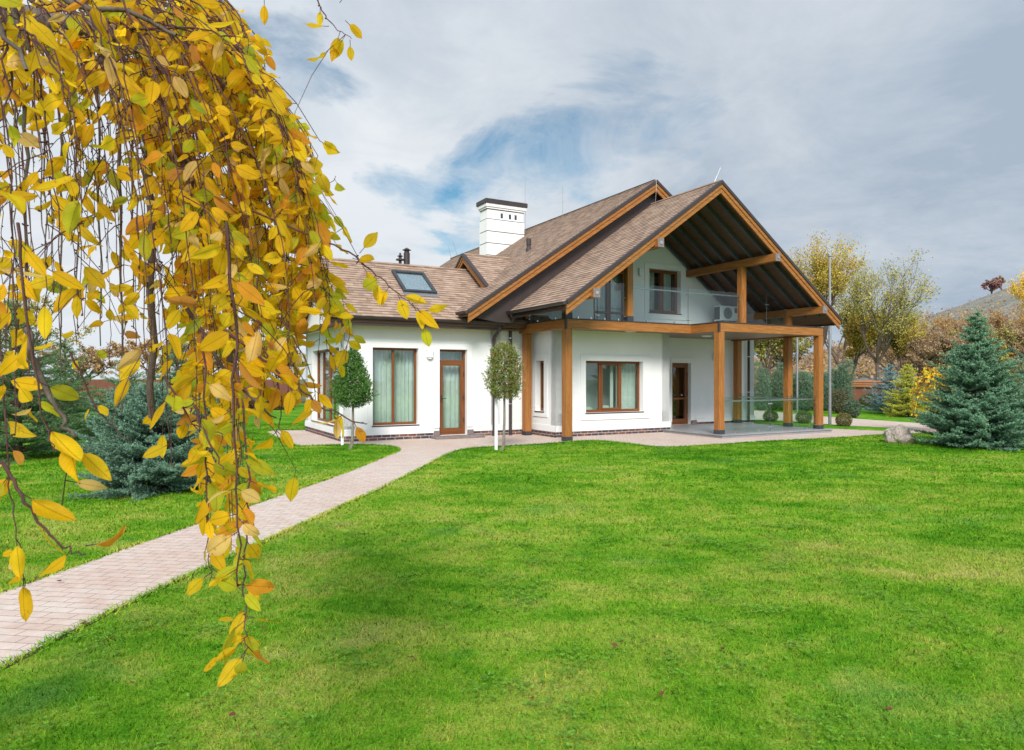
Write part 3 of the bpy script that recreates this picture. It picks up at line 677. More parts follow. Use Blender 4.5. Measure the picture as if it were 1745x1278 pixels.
roof_slope(2.74,4.28,4.83,5.755,-.85,1.15,'u'); roof_slope(6.92,4.28,4.83,5.755,-.85,1.15,'u')
# ridge caps
def bar(p,q,wid,t,name='ridge_cap',m='shingle'):
    p=Vector(p);q=Vector(q)
    mb=MB(); mb.tube([p,q],wid,6); return P_(name,m,mb)
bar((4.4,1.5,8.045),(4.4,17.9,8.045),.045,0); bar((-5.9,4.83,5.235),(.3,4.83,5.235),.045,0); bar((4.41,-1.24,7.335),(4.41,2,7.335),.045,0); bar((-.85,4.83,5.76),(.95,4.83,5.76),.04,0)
mb=MB().extr([(-.02,0),(.02,0),(.02,.02),(-.02,.02)],0,1); 
P_('ridge_strip','metal',MB().box(4.36,4.42,1.55,17.9,8.075,8.10))
P_('ridge_strip','metal',MB().box(-5.9,-.9,4.85,4.90,5.255,5.285))
# --- verges: metal edge + two timber boards, built as prisms in the gable plane
def verge(e,a,r,v,out=-1,ax='v',s=1.0,both=True,L_=None,name='barge_board'):
    sides=[(e,a),(r,a)] if both else [(e,a)]
    def ex(mb,p,q,o0,o1,w0,w1):
        mb.extr([(p[0],p[1]+o0),(q[0],q[1]+o0),(q[0],q[1]+o1),(p[0],p[1]+o1)],v+out*w0,v+out*w1,ax)
    for p,q in sides:
        q=(q[0]+(.001 if p[0]<q[0] else -.001)*0,q[1])
        mb=MB(); ex(mb,p,q,-.19*s,-.075*s,-.0,.055); o=P_(name,'wood',mb,bev=.004)
        mb=MB(); ex(mb,p,q,-.33*s,-.192*s,-.02,.03); P_(name,'wood',mb,bev=.004)
        mb=MB(); ex(mb,p,q,-.074*s,.035,-.04,.085); P_('verge_flashing','metal',mb,bev=.006)
verge(fL,fA,fR,-1.24); verge(mL,mA,mR,1.53); verge((2.74,4.28),(4.83,5.755),(6.92,4.28),-.85,ax='u',s=.8); verge((2.0,3.33),(4.83,5.23),(7.66,3.33),-5.9,ax='u',s=.8)
# dark panel between main roof and porch roof
pan=[(-.75,8.04-mS*5.15-.12),(4.4,8.04-.12),(9.6,8.04-mS*5.2-.12),(9.6,3.62),(4.41,7.28),(-.75,3.66)]
P_('gable_panel','metal',MB().extr(pan,1.75,1.80)); P_('eave_box','metal',MB().extr([(-2.15,3.44),(-2.15,3.50),(-.75,4.42),(-.75,3.30),(-1.2,3.30)],1.72,2.43))
mb=MB().extr([(-.85,4.45),(4.83,5.6),(6.9,4.2),(4.83,4.2),(2.8,4.2)][1:],-.6,-.55,'u'); P_('gable_panel','plaster',mb)
# rafters under porch roof
for k in range(7):
    v=-.92+k*.54
    for (p,q) in ((fL,fA),(fR,fA)):
        t_=.55/5.25; p=(p[0]+(q[0]-p[0])*t_,p[1]+(q[1]-p[1])*t_)
        P_('rafter','rafter',MB().extr([(p[0],p[1]-.32),(q[0],q[1]-.32),(q[0],q[1]-.161),(p[0],p[1]-.161)],v-.04,v+.04))
# gutters
def gutter(a,b,u,z,ax='v',sg=-1,r=.065):
    prof=[(u+sg*(-.01),z+.01)]+[(u+sg*(r+r*math.sin(t)),z-r*math.cos(t)*1.0+.0) for t in np.linspace(-math.pi/2,math.pi/2,9)]+[(u+sg*(2*r+.012),z+.012)]
    prof+= [(u+sg*(2*r-.008),z+.004)]+[(u+sg*(r+(r-.006)*math.sin(t)),z-(r-.006)*math.cos(t)) for t in np.linspace(math.pi/2,-math.pi/2,9)]
    return P_('gutter','metal',MB().extr(prof,a,b,ax),smooth=False)
gutter(-1.28,1.7,fL[0],fL[1]-.02); gutter(1.48,2.1,mL[0],mL[1]-.03); gutter(-5.95,-1.9,2.0,3.31,'u'); gutter(7.7,17.8,mL[0],mL[1]-.03)
gutter(-1.28,2.4,fR[0],fR[1]-.02,sg=1); gutter(-1.95,-.85,2.0,3.305,'u')
def fascia(a,b,c,d,z0,z1): P_('fascia','metal',MB().box(a,b,c,d,z0,z1),bev=.003)
fascia(-5.88,-1.9,2.02,2.06,3.10,3.30); fascia(-.84,-.80,-1.2,1.74,3.42,3.58); fascia(9.62,9.66,-1.2,2.42,3.42,3.58); fascia(-1.899,-.9,2.021,2.061,3.10,3.33)
P_('soffit','wood',MB().box(-5.86,-1.08,2.061,2.52,3.13,3.16,0)); P_('soffit','wood',MB().box(-5.86,-5.42,2.53,7.1,3.13,3.159,1))
P_('soffit','soffit',MB().box(-1.07,-.2,2.07,2.44,3.12,3.15,0))
# drainpipes
def pipe(pts,clamps=()):
    o=P_('drainpipe','metal',MB().tube(pts,.048,12),smooth=True)
    for z in clamps:
        x,y=pts[-1][0],pts[-1][1]; P_('pipe_clamp','steel',MB().tube([(x,y,z-.012),(x,y,z+.012)],.053,12),o)
pipe([(-1.0,2.02,3.2),(-1.0,2.05,3.1),(-1.0,2.36,2.9),(-1.0,2.38,2.8),(-1.0,2.38,.03)],())
pipe([(-.9,1.5,3.55),(-.72,1.7,3.40),(-.52,2.2,3.32),(-.46,2.34,3.22),(-.46,2.36,3.1),(-.46,2.36,.03)],(2.9,.95,1.3,2.2))
pipe([(9.55,2.3,3.3),(9.5,2.34,3.1),(9.5,2.34,.1)],(2.5,1.2))
mb=MB().lathe((-1.0,2.03,3.14),[(.0,.10),(.09,.10),(.09,0),(.05,-.06),(.05,-.1),(0,-.1)],12); P_('rain_hopper','metal',mb)
# --- chimney
ch=P_('chimney','plaster',MB().box(1.87,3.5,8.54,9.16,5.5,8.46))
mb=MB()
for z0,z1,d in ((6.1,6.55,.03),(6.58,7.03,.03),(7.06,7.5,.03),(7.53,7.98,.03),(8.40,8.47,.05),(8.47,8.60,.09)): mb.box(1.87-d,3.5+d,8.54-d,9.16+d,z0,z1)
P_('chimney_band','plaster',mb,ch,bev=.006)
mb=MB()
for z in (6.565,7.045,7.515,8.0,8.385): mb.box(1.862,3.508,8.532,9.168,z-.01,z+.012)
P_('shadow_joint','metal',mb,ch)
mb=MB().box(1.74,3.63,8.41,9.29,8.601,8.77); mb.box(1.80,3.57,8.47,9.23,8.771,8.79); P_('chimney_cap','metal',mb,ch,bev=.01)
mb=MB()
for u in (2.46,2.83,3.09): mb.box(u,u+.10,8.53,8.56,8.08,8.27)
P_('vent_opening','grille',mb,ch)
# vent pipe, flues
mb=MB().lathe((1.41,4.5,6.0),[(.11,-.1),(.10,.08),(.07,.14),(.07,.22),(.085,.22),(.085,.42),(.06,.44),(0,.44)],14); P_('roof_vent','metal',mb,smooth=False)
def wp(px,py,v):   # local point on plane v through pixel
    r=(px-CX)/F; ox=HO.x-math.sin(ROT)*v; oy=HO.y+math.cos(ROT)*v
    u=(r*oy-ox)/(math.cos(ROT)-r*math.sin(ROT)); Y=oy+u*math.sin(ROT); return (u,v,1.7+(HZ-py)/F*Y)
a=wp(692.7,448,5.6); mb=MB().lathe((a[0],5.6,a[2]-.9),[(.10,0),(.10,1.22),(.08,1.24),(.08,1.30),(.15,1.31),(.0,1.40)],14); P_('flue','metal',mb)
a=wp(681.5,448,5.6); mb=MB().lathe((a[0],5.6,a[2]-.9),[(.05,0),(.05,.97),(.14,.98),(.14,1.02),(.05,1.04),(.05,1.1),(.1,1.11),(.03,1.16),(.03,1.22),(0,1.23)],12); P_('flue','metal',mb)
# lightning rods
def rod(p,q,r=.009): P_('lightning_rod','zinc',MB().tube([p,q],[r,r*.6],6))
rod((3.62,8.6,7.3),(3.62,8.6,9.95)); x=wp(963.7,363,8); x=(4.4,x[1],8.0)
rod((4.4,7.0,8.0),(4.4,7.0,9.25)); rod((4.35,1.9,7.95),(4.55,1.8,8.42)); rod((4.38,-1.0,7.3),(4.62,-1.05,7.82)); rod((4.4,17.0,8.0),(4.1,17.0,8.85)); rod((4.4,17.8,8),(4.2,17.8,8.7))
P_('lightning_cable','zinc',MB().tube([(4.35,1.44,8.1),(4.33,1.42,7.7),(4.35,1.5,7.2),(4.4,1.2,7.36)],.008,6))
# --- skylight
sk=Vector((0,2.83,1.90)).normalized(); nn=Vector((0,-sk.z,sk.y))
def S2(u,d,h): return Vector((u,2.0,3.33))+sk*d+nn*h
def sbox(mb,u0,u1,d0,d1,h0,h1):
    P=[S2(u,d,h) for h in(h0,h1) for d in(d0,d1) for u in(u0,u1)]
    for q in ((0,2,3,1),(4,5,7,6),(0,1,5,4),(2,6,7,3),(0,4,6,2),(1,3,7,5)): mb.face([P[k] for k in q])
mb=MB(); u0,u1,d0,d1=-3.48,-2.45,1.50,2.83
sbox(mb,u0,u0+.09,d0,d1,0,.09);sbox(mb,u1-.09,u1,d0,d1,0,.09);sbox(mb,u0+.09,u1-.09,d0,d0+.09,0,.09);sbox(mb,u0+.09,u1-.09,d1-.1,d1,0,.095)
s_=P_('skylight','shoe',mb,bev=.006); mb=MB(); sbox(mb,u0+.08,u1-.08,d0+.08,d1-.09,.05,.06); P_('pane','skyl',mb,s_)
mb=MB(); sbox(mb,u0+.08,u1-.08,d0+.08,d1-.09,.018,.03); P_('blind','white',mb,s_)
mb=MB(); sbox(mb,u0-.02,u1+.02,d0-.18,d0-.001,.012,.03); P_('flashing','zinc',mb,s_)
# --- wall lamps, ceiling lamps, switch
def wlamp(u,v,z,s=1):
    mb=MB().box(u-.06*s,u+.06*s,v-.02,v,z-.13*s,z+.13*s); mb.box(u-.085*s,u+.085*s,v-.11,v-.02,z-.11*s,z+.09*s); mb.box(u-.05*s,u+.05*s,v-.09,v-.02,z-.15*s,z-.111*s)
    mb.box(u-.095*s,u+.095*s,v-.12,v-.019,z+.09*s,z+.105*s)
    P_('wall_lamp','white',mb,bev=.01)
wlamp(-3.0,2.5,2.40);wlamp(7.86,2.45,2.48);wlamp(4.5,2.45,5.25)
for u,v in ((2.42,.30),(6.0,.9)): P_('ceiling_lamp','white',MB().lathe((u,v,3.1),[(.17,.0),(.17,-.03),(.14,-.045),(0,-.05)],20),smooth=False)
P_('switch_plate','white',MB().box(7.12,7.32,2.437,2.45,.97,1.05),bev=.003)
# --- glass railings
def railing(p,q,z0,gt,rz,ends=(.12,.12),joints=(),feet=True,gl=None,gr=None):
    p=Vector(p);q=Vector(q);d=(q-p).normalized();Ln=(q-p).length;n=Vector((d.y,-d.x))
    ed=[ends[0]]+[j for j in joints]+[Ln-ends[1]]
    root=None
    for k in range(len(ed)-1):
        a=p+d*(ed[k]+.008);b=p+d*(ed[k+1]-.008); o=n*.006
        mb=MB(); X=[(a+o),(b+o),(b-o),(a-o)]
        ga=gl if (k==0 and gl) else gt; gb=gr if (k==len(ed)-2 and gr) else gt
        A=[(w.x,w.y,z0+.02) for w in X];B=[(w.x,w.y,z) for w,z in zip(X,(ga,gb,gb,ga))]
        mb.face(A[::-1]);mb.face(B)
        for i in range(4): mb.face([A[i],A[(i+1)%4],B[(i+1)%4],B[i]])
        gp=P_('glass_panel','rail',mb)
        # polished edges
        eb=MB()
        for w,z in ((a,ga),(b,gb)): eb.tube([(w.x,w.y,z0+.02),(w.x,w.y,z)],.005,4)
        P_('panel_edge','shoe',eb,gp)
        if feet:
            fbm=MB()
            m_=max(2,int((ed[k+1]-ed[k])/.75))
            for i in range(m_):
                w=a+(b-a)*((i+.5)/m_); fbm.box(w.x-.02,w.x+.02,w.y-.02,w.y+.02,z0,z0+.07)
            P_('glass_clamp','steel',fbm,gp)
        if k: 
            cb=MB()
            for z in (z0+.13,(rz or gt-.2)-.10):
                cb.tube([(a-d*.09+n*.012).to_3d()+Vector((0,0,z)),(a+d*.07+n*.012).to_3d()+Vector((0,0,z))],.016,8)
            P_('glass_clamp','steel',cb,gp)
        eb=MB()
        if k==0:
            for z in (z0+.13,(rz or gt-.3)-.12): eb.tube([(a-d*.12).to_3d()+Vector((0,0,z)),(a+d*.03).to_3d()+Vector((0,0,z))],.016,8)
        if k==len(ed)-2:
            for z in (z0+.13,(rz or gt-.3)-.12): eb.tube([(b-d*.03).to_3d()+Vector((0,0,z)),(b+d*.12).to_3d()+Vector((0,0,z))],.016,8)
        if eb.v: P_('glass_clamp','steel',eb,gp)
    if rz:
        w=-n*.05
        a=p+d*(ends[0]*.8)+w;b=q-d*(ends[1]*.8)+w
        P_('handrail','steel',MB().tube([(a.x,a.y,rz),(b.x,b.y,rz)],.021,10),smooth=True)
DR=3.325
railing((0,0),(2.1,0),DR,DR+1.08,None,(.13,.13),(1.0,),gl=4.06); railing((2.1,0),(6.64,0),DR,DR+1.08,DR+.98,(.13,.13),(2.25,))
railing((6.64,0),(8.78,0),DR,DR+1.08,None,(.13,.13),(1.1,),gr=4.06); railing((0,0),(0,2.18),DR,DR+.66,None,(.13,.13),()); railing((8.78,0),(8.78,2.2),DR,DR+.66,None,(.13,.2),())
railing((4.47,-1.14),(8.78,-1.14),.105,1.17,1.04,(.13,.13),(2.1,)); railing((8.78,-1.14),(8.78,.02),.105,1.17,1.04,(.13,.13),()); railing((8.78,.02),(8.78,2.2),.105,1.17,1.04,(.13,.13),())
# --- air conditioner on the balcony
AC=empty('air_conditioner',loc2w(7.9,1.9,3.33),ROT,'white outdoor air conditioner unit against the balcony wall','air conditioner')
mb=MB().box(-.42,.42,-.16,.16,.38,.90); mb.build('casing',M['white'],AC,bev=.015)
q=MB().lathe((0,0,0),[(.0,0),(.2,0),(.2,.012),(.0,.012)],28); o=q.build('fan_grille',M['grille'],AC); o.rotation_euler=(math.radians(90),0,0); o.location=(-.08,-.161,.64)
q=MB()
for k in range(5): q.tube([(-.08+.19*math.cos(t)*(.25+.18*k)/.97,-.178,.64+.19*math.sin(t)*(.25+.18*k)/.97) for t in np.linspace(0,2*math.pi,25)],.003,4)
q.build('guard',M['white'],AC)
MB().box(.24,.38,-.172,-.161,.66,.84).build('side_panel',M['grille'],AC); MB().box(-.426,-.421,-.12,.14,.42,.86).build('fins',M['grille'],AC)
q=MB(); q.box(-.34,-.26,-.16,.16,0,.38); q.box(.26,.34,-.16,.16,0,.38); q.build('foot',M['metal'],AC)
# --- bed inside the window
BD=empty('bed',loc2w(2.35,2.3,.06),ROT,'bed with white pillows seen through the wide ground floor window','bed')
MB().box(-.9,.9,-.75,.9,.0,.55).build('mattress',M['white'],BD,bev=.06); MB().box(-.95,.95,.92,1.0,0,1.05).build('headboard',M['fwood'],BD,bev=.02)
for x in (-.5,.3):
    q=MB().lathe((x,-.45,.55),[(0,0),(.22,.02),(.30,.10),(.24,.20),(.1,.25),(0,.26)],14); q.build('pillow',M['curtain'],BD,smooth=True)
#==================================================================== VEGETATION GENERATORS
M['needle']=m_leaf('spruce_needles',trans=.12,rough=.6,up=.35); M['leafy']=m_leaf('foliage',trans=.3,rough=.6,up=.3)
M['bark']=m_bark('grey_brown_bark',(.055,.04,.03),(.16,.12,.09)); M['barkl']=m_bark('pale_bark',(.12,.10,.08),(.3,.26,.21),20)
def unit(v): return v/np.maximum(np.linalg.norm(v,axis=-1,keepdims=True),1e-9)
def brush(P,Dr,ln,nl,nw,k,colr,tipcol,R):
    """needles round each shoot. P base (n,3), Dr dir, ln shoot length (n)"""
    n=len(P); Dr=unit(Dr); A=unit(np.cross(Dr,R.normal(size=(n,3)))); B=np.cross(Dr,A)
    t=R.uniform(0,1,(n,k)); ph=R.uniform(0,6.283,(n,k))
    rad=(A[:,None]*np.cos(ph)[...,None]+B[:,None]*np.sin(ph)[...,None])
    base=P[:,None]+Dr[:,None]*(t*ln[:,None])[...,None]
    nd=unit(rad+Dr[:,None]*R.uniform(.5,1.1,(n,k,1)))
    tip=base+nd*(nl*R.uniform(.7,1.2,(n,k,1)))
    sd=unit(np.cross(nd,R.normal(size=(n,k,3))))*nw*.5
    V=np.stack([base-sd,base+sd,tip],2).reshape(-1,3)
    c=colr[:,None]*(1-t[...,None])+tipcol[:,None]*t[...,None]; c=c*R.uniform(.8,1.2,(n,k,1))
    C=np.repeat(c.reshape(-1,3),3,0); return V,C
def spruce(px,base,Y,H,R0,cols,label,seed,nwh=22,nbr=9,kn=14,nl=.022,nw=.004,shoot=.075,name='spruce_tree',group=None,prof=None,low=.03,cat='tree',sp=.055,X=None):
    R=np.random.RandomState(seed); loc=Vector(((px-CX)/F*Y,Y,0))
    root=empty(name,loc,0,label,cat,group)
    MB().tube([(0,0,0),(.01,0,H*.5),(0,0,H*.985)],[.02*H+.02,.012*H+.01,.006],8).build('trunk',M['bark'],root)
    prof=prof or [1,.98,.93,.85,.76,.66,.54,.42,.30,.19,.10]
    SP=[];SD=[];SL=[];SK=[];br=MB(); up=np.array([0,0,1.])
    for i in range(nwh):
        f=(i+.5)/nwh; f=f**1.08; z=H*(low+(.95-low)*f); Lb=R0*float(np.interp(f,np.linspace(0,1,len(prof)),prof))
        n=max(4,int(nbr*(.5+.7*Lb/R0))); a0=R.uniform(0,6.28)
        for j in range(n):
            a=a0+6.283*j/n+R.normal(0,.15); l=Lb*R.uniform(.72,1.10)*(1+.06*math.sin(a*5+i))
            dv=np.array([math.cos(a),math.sin(a),0]); perp=np.array([-dv[1],dv[0],0])
            rise=R.normal(.04,.13)-.12*(1-f)+.45*f**2.5
            zz=z+R.normal(0,H/nwh*.45)
            pt=lambda s: np.array([0,0,zz])+dv*l*s+up*l*(rise*s+.20*s*s)
            br.tube([tuple(pt(s)) for s in np.linspace(0,.95,5)],[.010*(1-.8*s)+.002 for s in np.linspace(0,1,5)],4,False)
            ns=int(l/sp)+3
            for q in range(ns):
                s=.15+.85*(q+R.rand())/ns; s=min(s,1.); p=pt(s); wl=(1-s)*l*.34+shoot*.9
                for sg in (-1,1):
                    dd=unit(dv*.85+perp*sg*R.uniform(.55,.95)+up*R.normal(.02,.10))
                    kk=max(1,int(wl/shoot+.5))
                    for w in range(kk):
                        b=p+dd*(w*shoot*.85)+R.normal(0,.01,3); last=w==kk-1
                        SP.append(b); SD.append(dd+R.normal(0,.22,3)+up*.38); SL.append(shoot*R.uniform(.8,1.25)); SK.append(1. if last or s>.85 else .45)
                        if R.rand()<.6:
                            SP.append(b); SD.append(dd*.5+dv*.5+perp*R.normal(0,.5)+up*R.uniform(-.1,.9)); SL.append(shoot*R.uniform(.6,1.)); SK.append(.6)
            for w in range(3):
                SP.append(pt(1.-.05*w)); SD.append(dv+up*R.uniform(0,.6)+perp*R.normal(0,.35)); SL.append(shoot*1.3); SK.append(1.1)
    for q in range(int(H*9)):
        z=H*R.uniform(.84,1.0); SP.append(np.array([0,0,z])); a=R.uniform(0,6.28); SD.append(np.array([math.cos(a)*.7,math.sin(a)*.7,.8])); SL.append(shoot*R.uniform(.8,1.6)); SK.append(1.)
    SP=np.array(SP);SD=np.array(SD);SL=np.array(SL);SK=np.array(SK)[:,None]; n=len(SP)
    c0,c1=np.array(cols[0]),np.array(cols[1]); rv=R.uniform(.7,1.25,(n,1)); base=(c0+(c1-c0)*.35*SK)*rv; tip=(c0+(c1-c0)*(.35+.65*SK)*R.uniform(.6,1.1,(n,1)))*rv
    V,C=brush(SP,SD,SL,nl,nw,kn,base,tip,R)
    br.build('branches',M['bark'],root)
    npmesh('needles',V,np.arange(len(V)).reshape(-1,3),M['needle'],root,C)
    print(label,n,len(V)//3)
    return root
def leafcloud(P,size,cols,R,asp=.6,flat=None):
    """one small diamond leaf per point"""
    n=len(P); d=unit(R.normal(size=(n,3))); s=unit(np.cross(d,R.normal(size=(n,3)))); sz=size*R.uniform(.6,1.3,(n,1)) if not hasattr(size,'shape') else size[:,None]
    V=np.stack([P-d*sz*.5,P+s*sz*asp*.5,P+d*sz*.5,P-s*sz*asp*.5],1).reshape(-1,3)
    ca=np.array(cols); i=R.randint(0,len(ca),n); c=ca[i]*R.uniform(.75,1.25,(n,1)); return V,np.repeat(c,4,0)
def quads(n): return np.arange(n*4).reshape(-1,4)
def ball(px,py,Y,r,cols,label,seed,name='clipped_shrub',n=5200,sz=.035,sq=.92,group=None,cat='shrub',core=(.02,.03,.01)):
    R=np.random.RandomState(seed); loc=Vector(((px-CX)/F*Y,Y,0)); root=empty(name,loc,0,label,cat,group)
    d=unit(R.normal(size=(n,3))); lump=1+.05*np.sin(d[:,:1]*7+seed)+.05*np.sin(d[:,1:2]*9+d[:,2:]*6)
    rr=r*lump*(1-.35*R.rand(n,1)**2); P=d*rr*np.array([1,1,sq])+np.array([0,0,r*sq]); P=P[P[:,2]>.0]
    V,C=leafcloud(P,sz,cols,R,.45); npmesh('leaves',V,quads(len(P)),M['leafy'],root,C)
    tk=MB().tube([(0,0,0),(0,0,r*.8)],.03,6); 
    for k in range(14):
        dd=unit(R.normal(size=3)); dd[2]=abs(dd[2]); tk.tube([(0,0,.05),tuple(dd*r*.8+np.array([0,0,r*.3]))],[.012,.004],4,False)
    tk.build('stems',M['bark'],root); return root
def tree(px,Y,H,cr,cols,label,seed,nleaf=9000,lsz=.14,name='deciduous_tree',group=None,zb=0,fork=.3,spread=1.0,levels=5,thick=.022,leafy=.8,barkm='bark',X=None,up=.35,core=0.0,crz=None,asp=.6):
    R=np.random.RandomState(seed); loc=Vector(((px-CX)/F*Y if X is None else X,Y,zb)); root=empty(name,loc,0,label,'tree',group)
    mb=MB(); tips=[]
    def grow(p,d,l,r,lv):
        k=3; pts=[p];dd=d.copy()
        for i in range(k):
            dd=unit(dd+R.normal(0,.10,3)+np.array([0,0,.05])); pts.append(pts[-1]+dd*l/k)
        mb.tube([tuple(q) for q in pts],[r*(1-.35*i/k) for i in range(k+1)],6 if lv<2 else 3,False)
        for q in pts[1:]: 
            if lv>=levels-3: tips.append((q,lv))
        if lv>=levels: return
        n=R.randint(2,4) if lv else R.randint(3,5)
        for j in range(n):
            a=R.uniform(0,6.283); ax=unit(np.cross(dd,R.normal(size=3))); tilt=R.uniform(.3,.75)*spread if j else R.uniform(.05,.3)
            nd=unit(dd*math.cos(tilt)+ax*math.sin(tilt)+np.array([0,0,up*.25]))
            s=pts[-1] if (j==0 or lv==0) else pts[R.randint(1,k+1)]
            grow(s,nd,l*R.uniform(.62,.86),r*R.uniform(.5,.68),lv+1)
    l0=H*fork; grow(np.zeros(3),np.array([0,0,1.]),l0,H*thick,0)
    # scale extents to target
    Vt=np.array(mb.v); mz=Vt[:,2].max(); mx=np.percentile(np.abs(Vt[:,:2]).max(1),98); sz=H/mz; sx=cr/mx
    def warp(V):
        V=V.copy(); w=np.clip(V[:,2:3]/(mz*.3),0,1); V[:,:2]*=(1+(sx-1)*w); V[:,2]*=sz; return V
    mb.v=[tuple(q) for q in warp(Vt)]
    tr_=mb.build('trunk',M[barkm],root)
    T=warp(np.array([t[0] for t in tips])); dens=R.rand(len(T))**1.2  # clumpy: some twigs bare
    p=dens/dens.sum(); ii=R.choice(len(T),nleaf,p=p); P=T[ii]+R.normal(0,1,(nleaf,3))*np.array([.035,.035,.03])*H*.55
    P=P[P[:,2]>H*.12]
    V,C=leafcloud(P,lsz,cols,R,asp); npmesh('crown',V,quads(len(P)),M['leafy'],root,C); return root
#==================================================================== PLANTING
BL=((.035,.095,.05),(.23,.39,.27)); GR=((.03,.085,.03),(.17,.31,.11)); GB=((.025,.09,.04),(.23,.42,.25)); YG=((.14,.17,.012),(.62,.60,.07)); SV=((.07,.14,.13),(.25,.38,.38))
CONE=[.92,1.0,.96,.88,.80,.72,.64,.56,.40,.27,.19,.14,.07]
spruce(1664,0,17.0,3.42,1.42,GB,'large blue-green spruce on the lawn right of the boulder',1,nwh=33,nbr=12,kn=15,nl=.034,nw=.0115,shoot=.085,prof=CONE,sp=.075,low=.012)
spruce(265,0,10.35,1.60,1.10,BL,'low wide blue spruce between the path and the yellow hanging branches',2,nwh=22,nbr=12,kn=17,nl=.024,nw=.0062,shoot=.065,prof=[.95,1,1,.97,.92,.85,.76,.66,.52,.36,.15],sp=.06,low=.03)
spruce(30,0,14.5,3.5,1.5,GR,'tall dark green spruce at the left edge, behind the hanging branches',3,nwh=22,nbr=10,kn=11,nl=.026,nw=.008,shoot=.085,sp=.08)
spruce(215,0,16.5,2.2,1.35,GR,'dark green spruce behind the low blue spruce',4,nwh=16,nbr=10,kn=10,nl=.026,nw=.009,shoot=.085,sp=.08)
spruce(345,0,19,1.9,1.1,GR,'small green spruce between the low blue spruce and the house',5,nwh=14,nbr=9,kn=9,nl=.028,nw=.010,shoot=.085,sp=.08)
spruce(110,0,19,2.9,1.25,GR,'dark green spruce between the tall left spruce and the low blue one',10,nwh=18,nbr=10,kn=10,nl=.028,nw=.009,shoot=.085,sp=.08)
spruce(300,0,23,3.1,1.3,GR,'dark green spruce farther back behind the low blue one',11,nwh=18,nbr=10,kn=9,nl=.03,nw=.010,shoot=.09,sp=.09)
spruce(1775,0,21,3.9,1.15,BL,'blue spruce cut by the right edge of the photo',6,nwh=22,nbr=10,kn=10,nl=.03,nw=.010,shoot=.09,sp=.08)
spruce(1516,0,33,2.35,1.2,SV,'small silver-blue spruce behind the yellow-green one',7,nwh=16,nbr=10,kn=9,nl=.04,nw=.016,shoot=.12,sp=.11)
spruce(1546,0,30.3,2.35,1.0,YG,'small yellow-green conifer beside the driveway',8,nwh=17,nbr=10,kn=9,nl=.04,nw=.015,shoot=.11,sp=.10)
BX=[(.06,.10,.02),(.11,.16,.035),(.18,.22,.05)]; BX2=[(.10,.11,.025),(.17,.15,.05),(.24,.19,.06)]
ball(1312.5,0,26.3,.265,BX,'green clipped ball shrub nearest the house wall',21,group='clipped ball shrubs on the lawn island')
ball(1369,0,25.2,.285,BX,'green clipped ball shrub seen between the two right porch posts',22,group='clipped ball shrubs on the lawn island')
ball(1437,0,23.8,.275,BX2,'browner clipped ball shrub right of the tall steel pole',23,group='clipped ball shrubs on the lawn island')
ball(1452,0,29.6,.36,[(.06,.11,.06),(.10,.16,.09),(.15,.2,.12)],'spiky grey-green round shrub across the driveway',24,sz=.07,n=4200,sq=1.1)
ball(1428,0,33,.5,[(.10,.09,.04),(.16,.12,.07),(.07,.09,.03)],'loose brownish shrub behind the steel pole',25,sz=.08,n=3000,sq=1.2)
ball(1482,0,37,.55,[(.05,.08,.02),(.09,.11,.03)],'low green shrub in front of the brown fence',26,sz=.08,n=2500,sq=.8)
# columnar junipers
def juniper(px,Y,H,r,seed):
    R=np.random.RandomState(seed); root=empty('juniper_shrub',Vector(((px-CX)/F*Y,Y,0)),0,None,'shrub','upright junipers along the back fence')
    n=3800; a=R.uniform(0,6.283,n); z=R.uniform(0,1,n); q=R.rand(n)**.5
    rr=r*q*(np.sin(np.clip(z,.0,1)**.7*3.0)**.6*.9+.12)
    sp=R.randint(0,7,n); off=np.stack([np.cos(sp*1.7+seed),np.sin(sp*2.3)],1)*r*.35*(z[:,None]); hs=H*(.62+.38*np.sin(sp*2.1+seed)**2)
    P=np.stack([np.cos(a)*rr*.7+off[:,0],np.sin(a)*rr*.7+off[:,1],z*hs],1)
    V,C=brush(P,np.stack([np.cos(a)*.25,np.sin(a)*.25,np.ones(n)],1)+R.normal(0,.12,(n,3)),np.full(n,.12),.10,.018,3,np.tile([[.05,.11,.06]],(n,1))*R.uniform(.6,1.5,(n,1)),np.tile([[.20,.31,.19]],(n,1)),R)
    npmesh('leaves',V,np.arange(len(V)).reshape(-1,3),M['leafy'],root,C)
    MB().tube([(0,0,0),(0,0,H*.6)],[.05,.015],6).build('stem',M['bark'],root); return root
jl=['grey-green upright juniper beside the corner of the house','upright juniper left of the middle back post','upright juniper just behind the middle back post','upright juniper right behind the thin back pole','upright juniper in front of the far right post','low upright juniper behind the right front post','narrow juniper between the front post and steel pole','upright juniper right of the steel pole','tallest upright juniper left of the brown fence panel']
for k,(px,Y,H,r) in enumerate(((1297,36,2.6,.62),(1316,36.5,2.1,.6),(1334,36,2.6,.6),(1352,36.8,2.1,.55),(1371,36,2.2,.62),(1388,36.5,2.0,.55),(1407,36,2.1,.5),(1421,36.5,2.3,.5),(1438,36,2.75,.6))):
    j=juniper(px,Y,H,r,40+k); j['label']=jl[k]
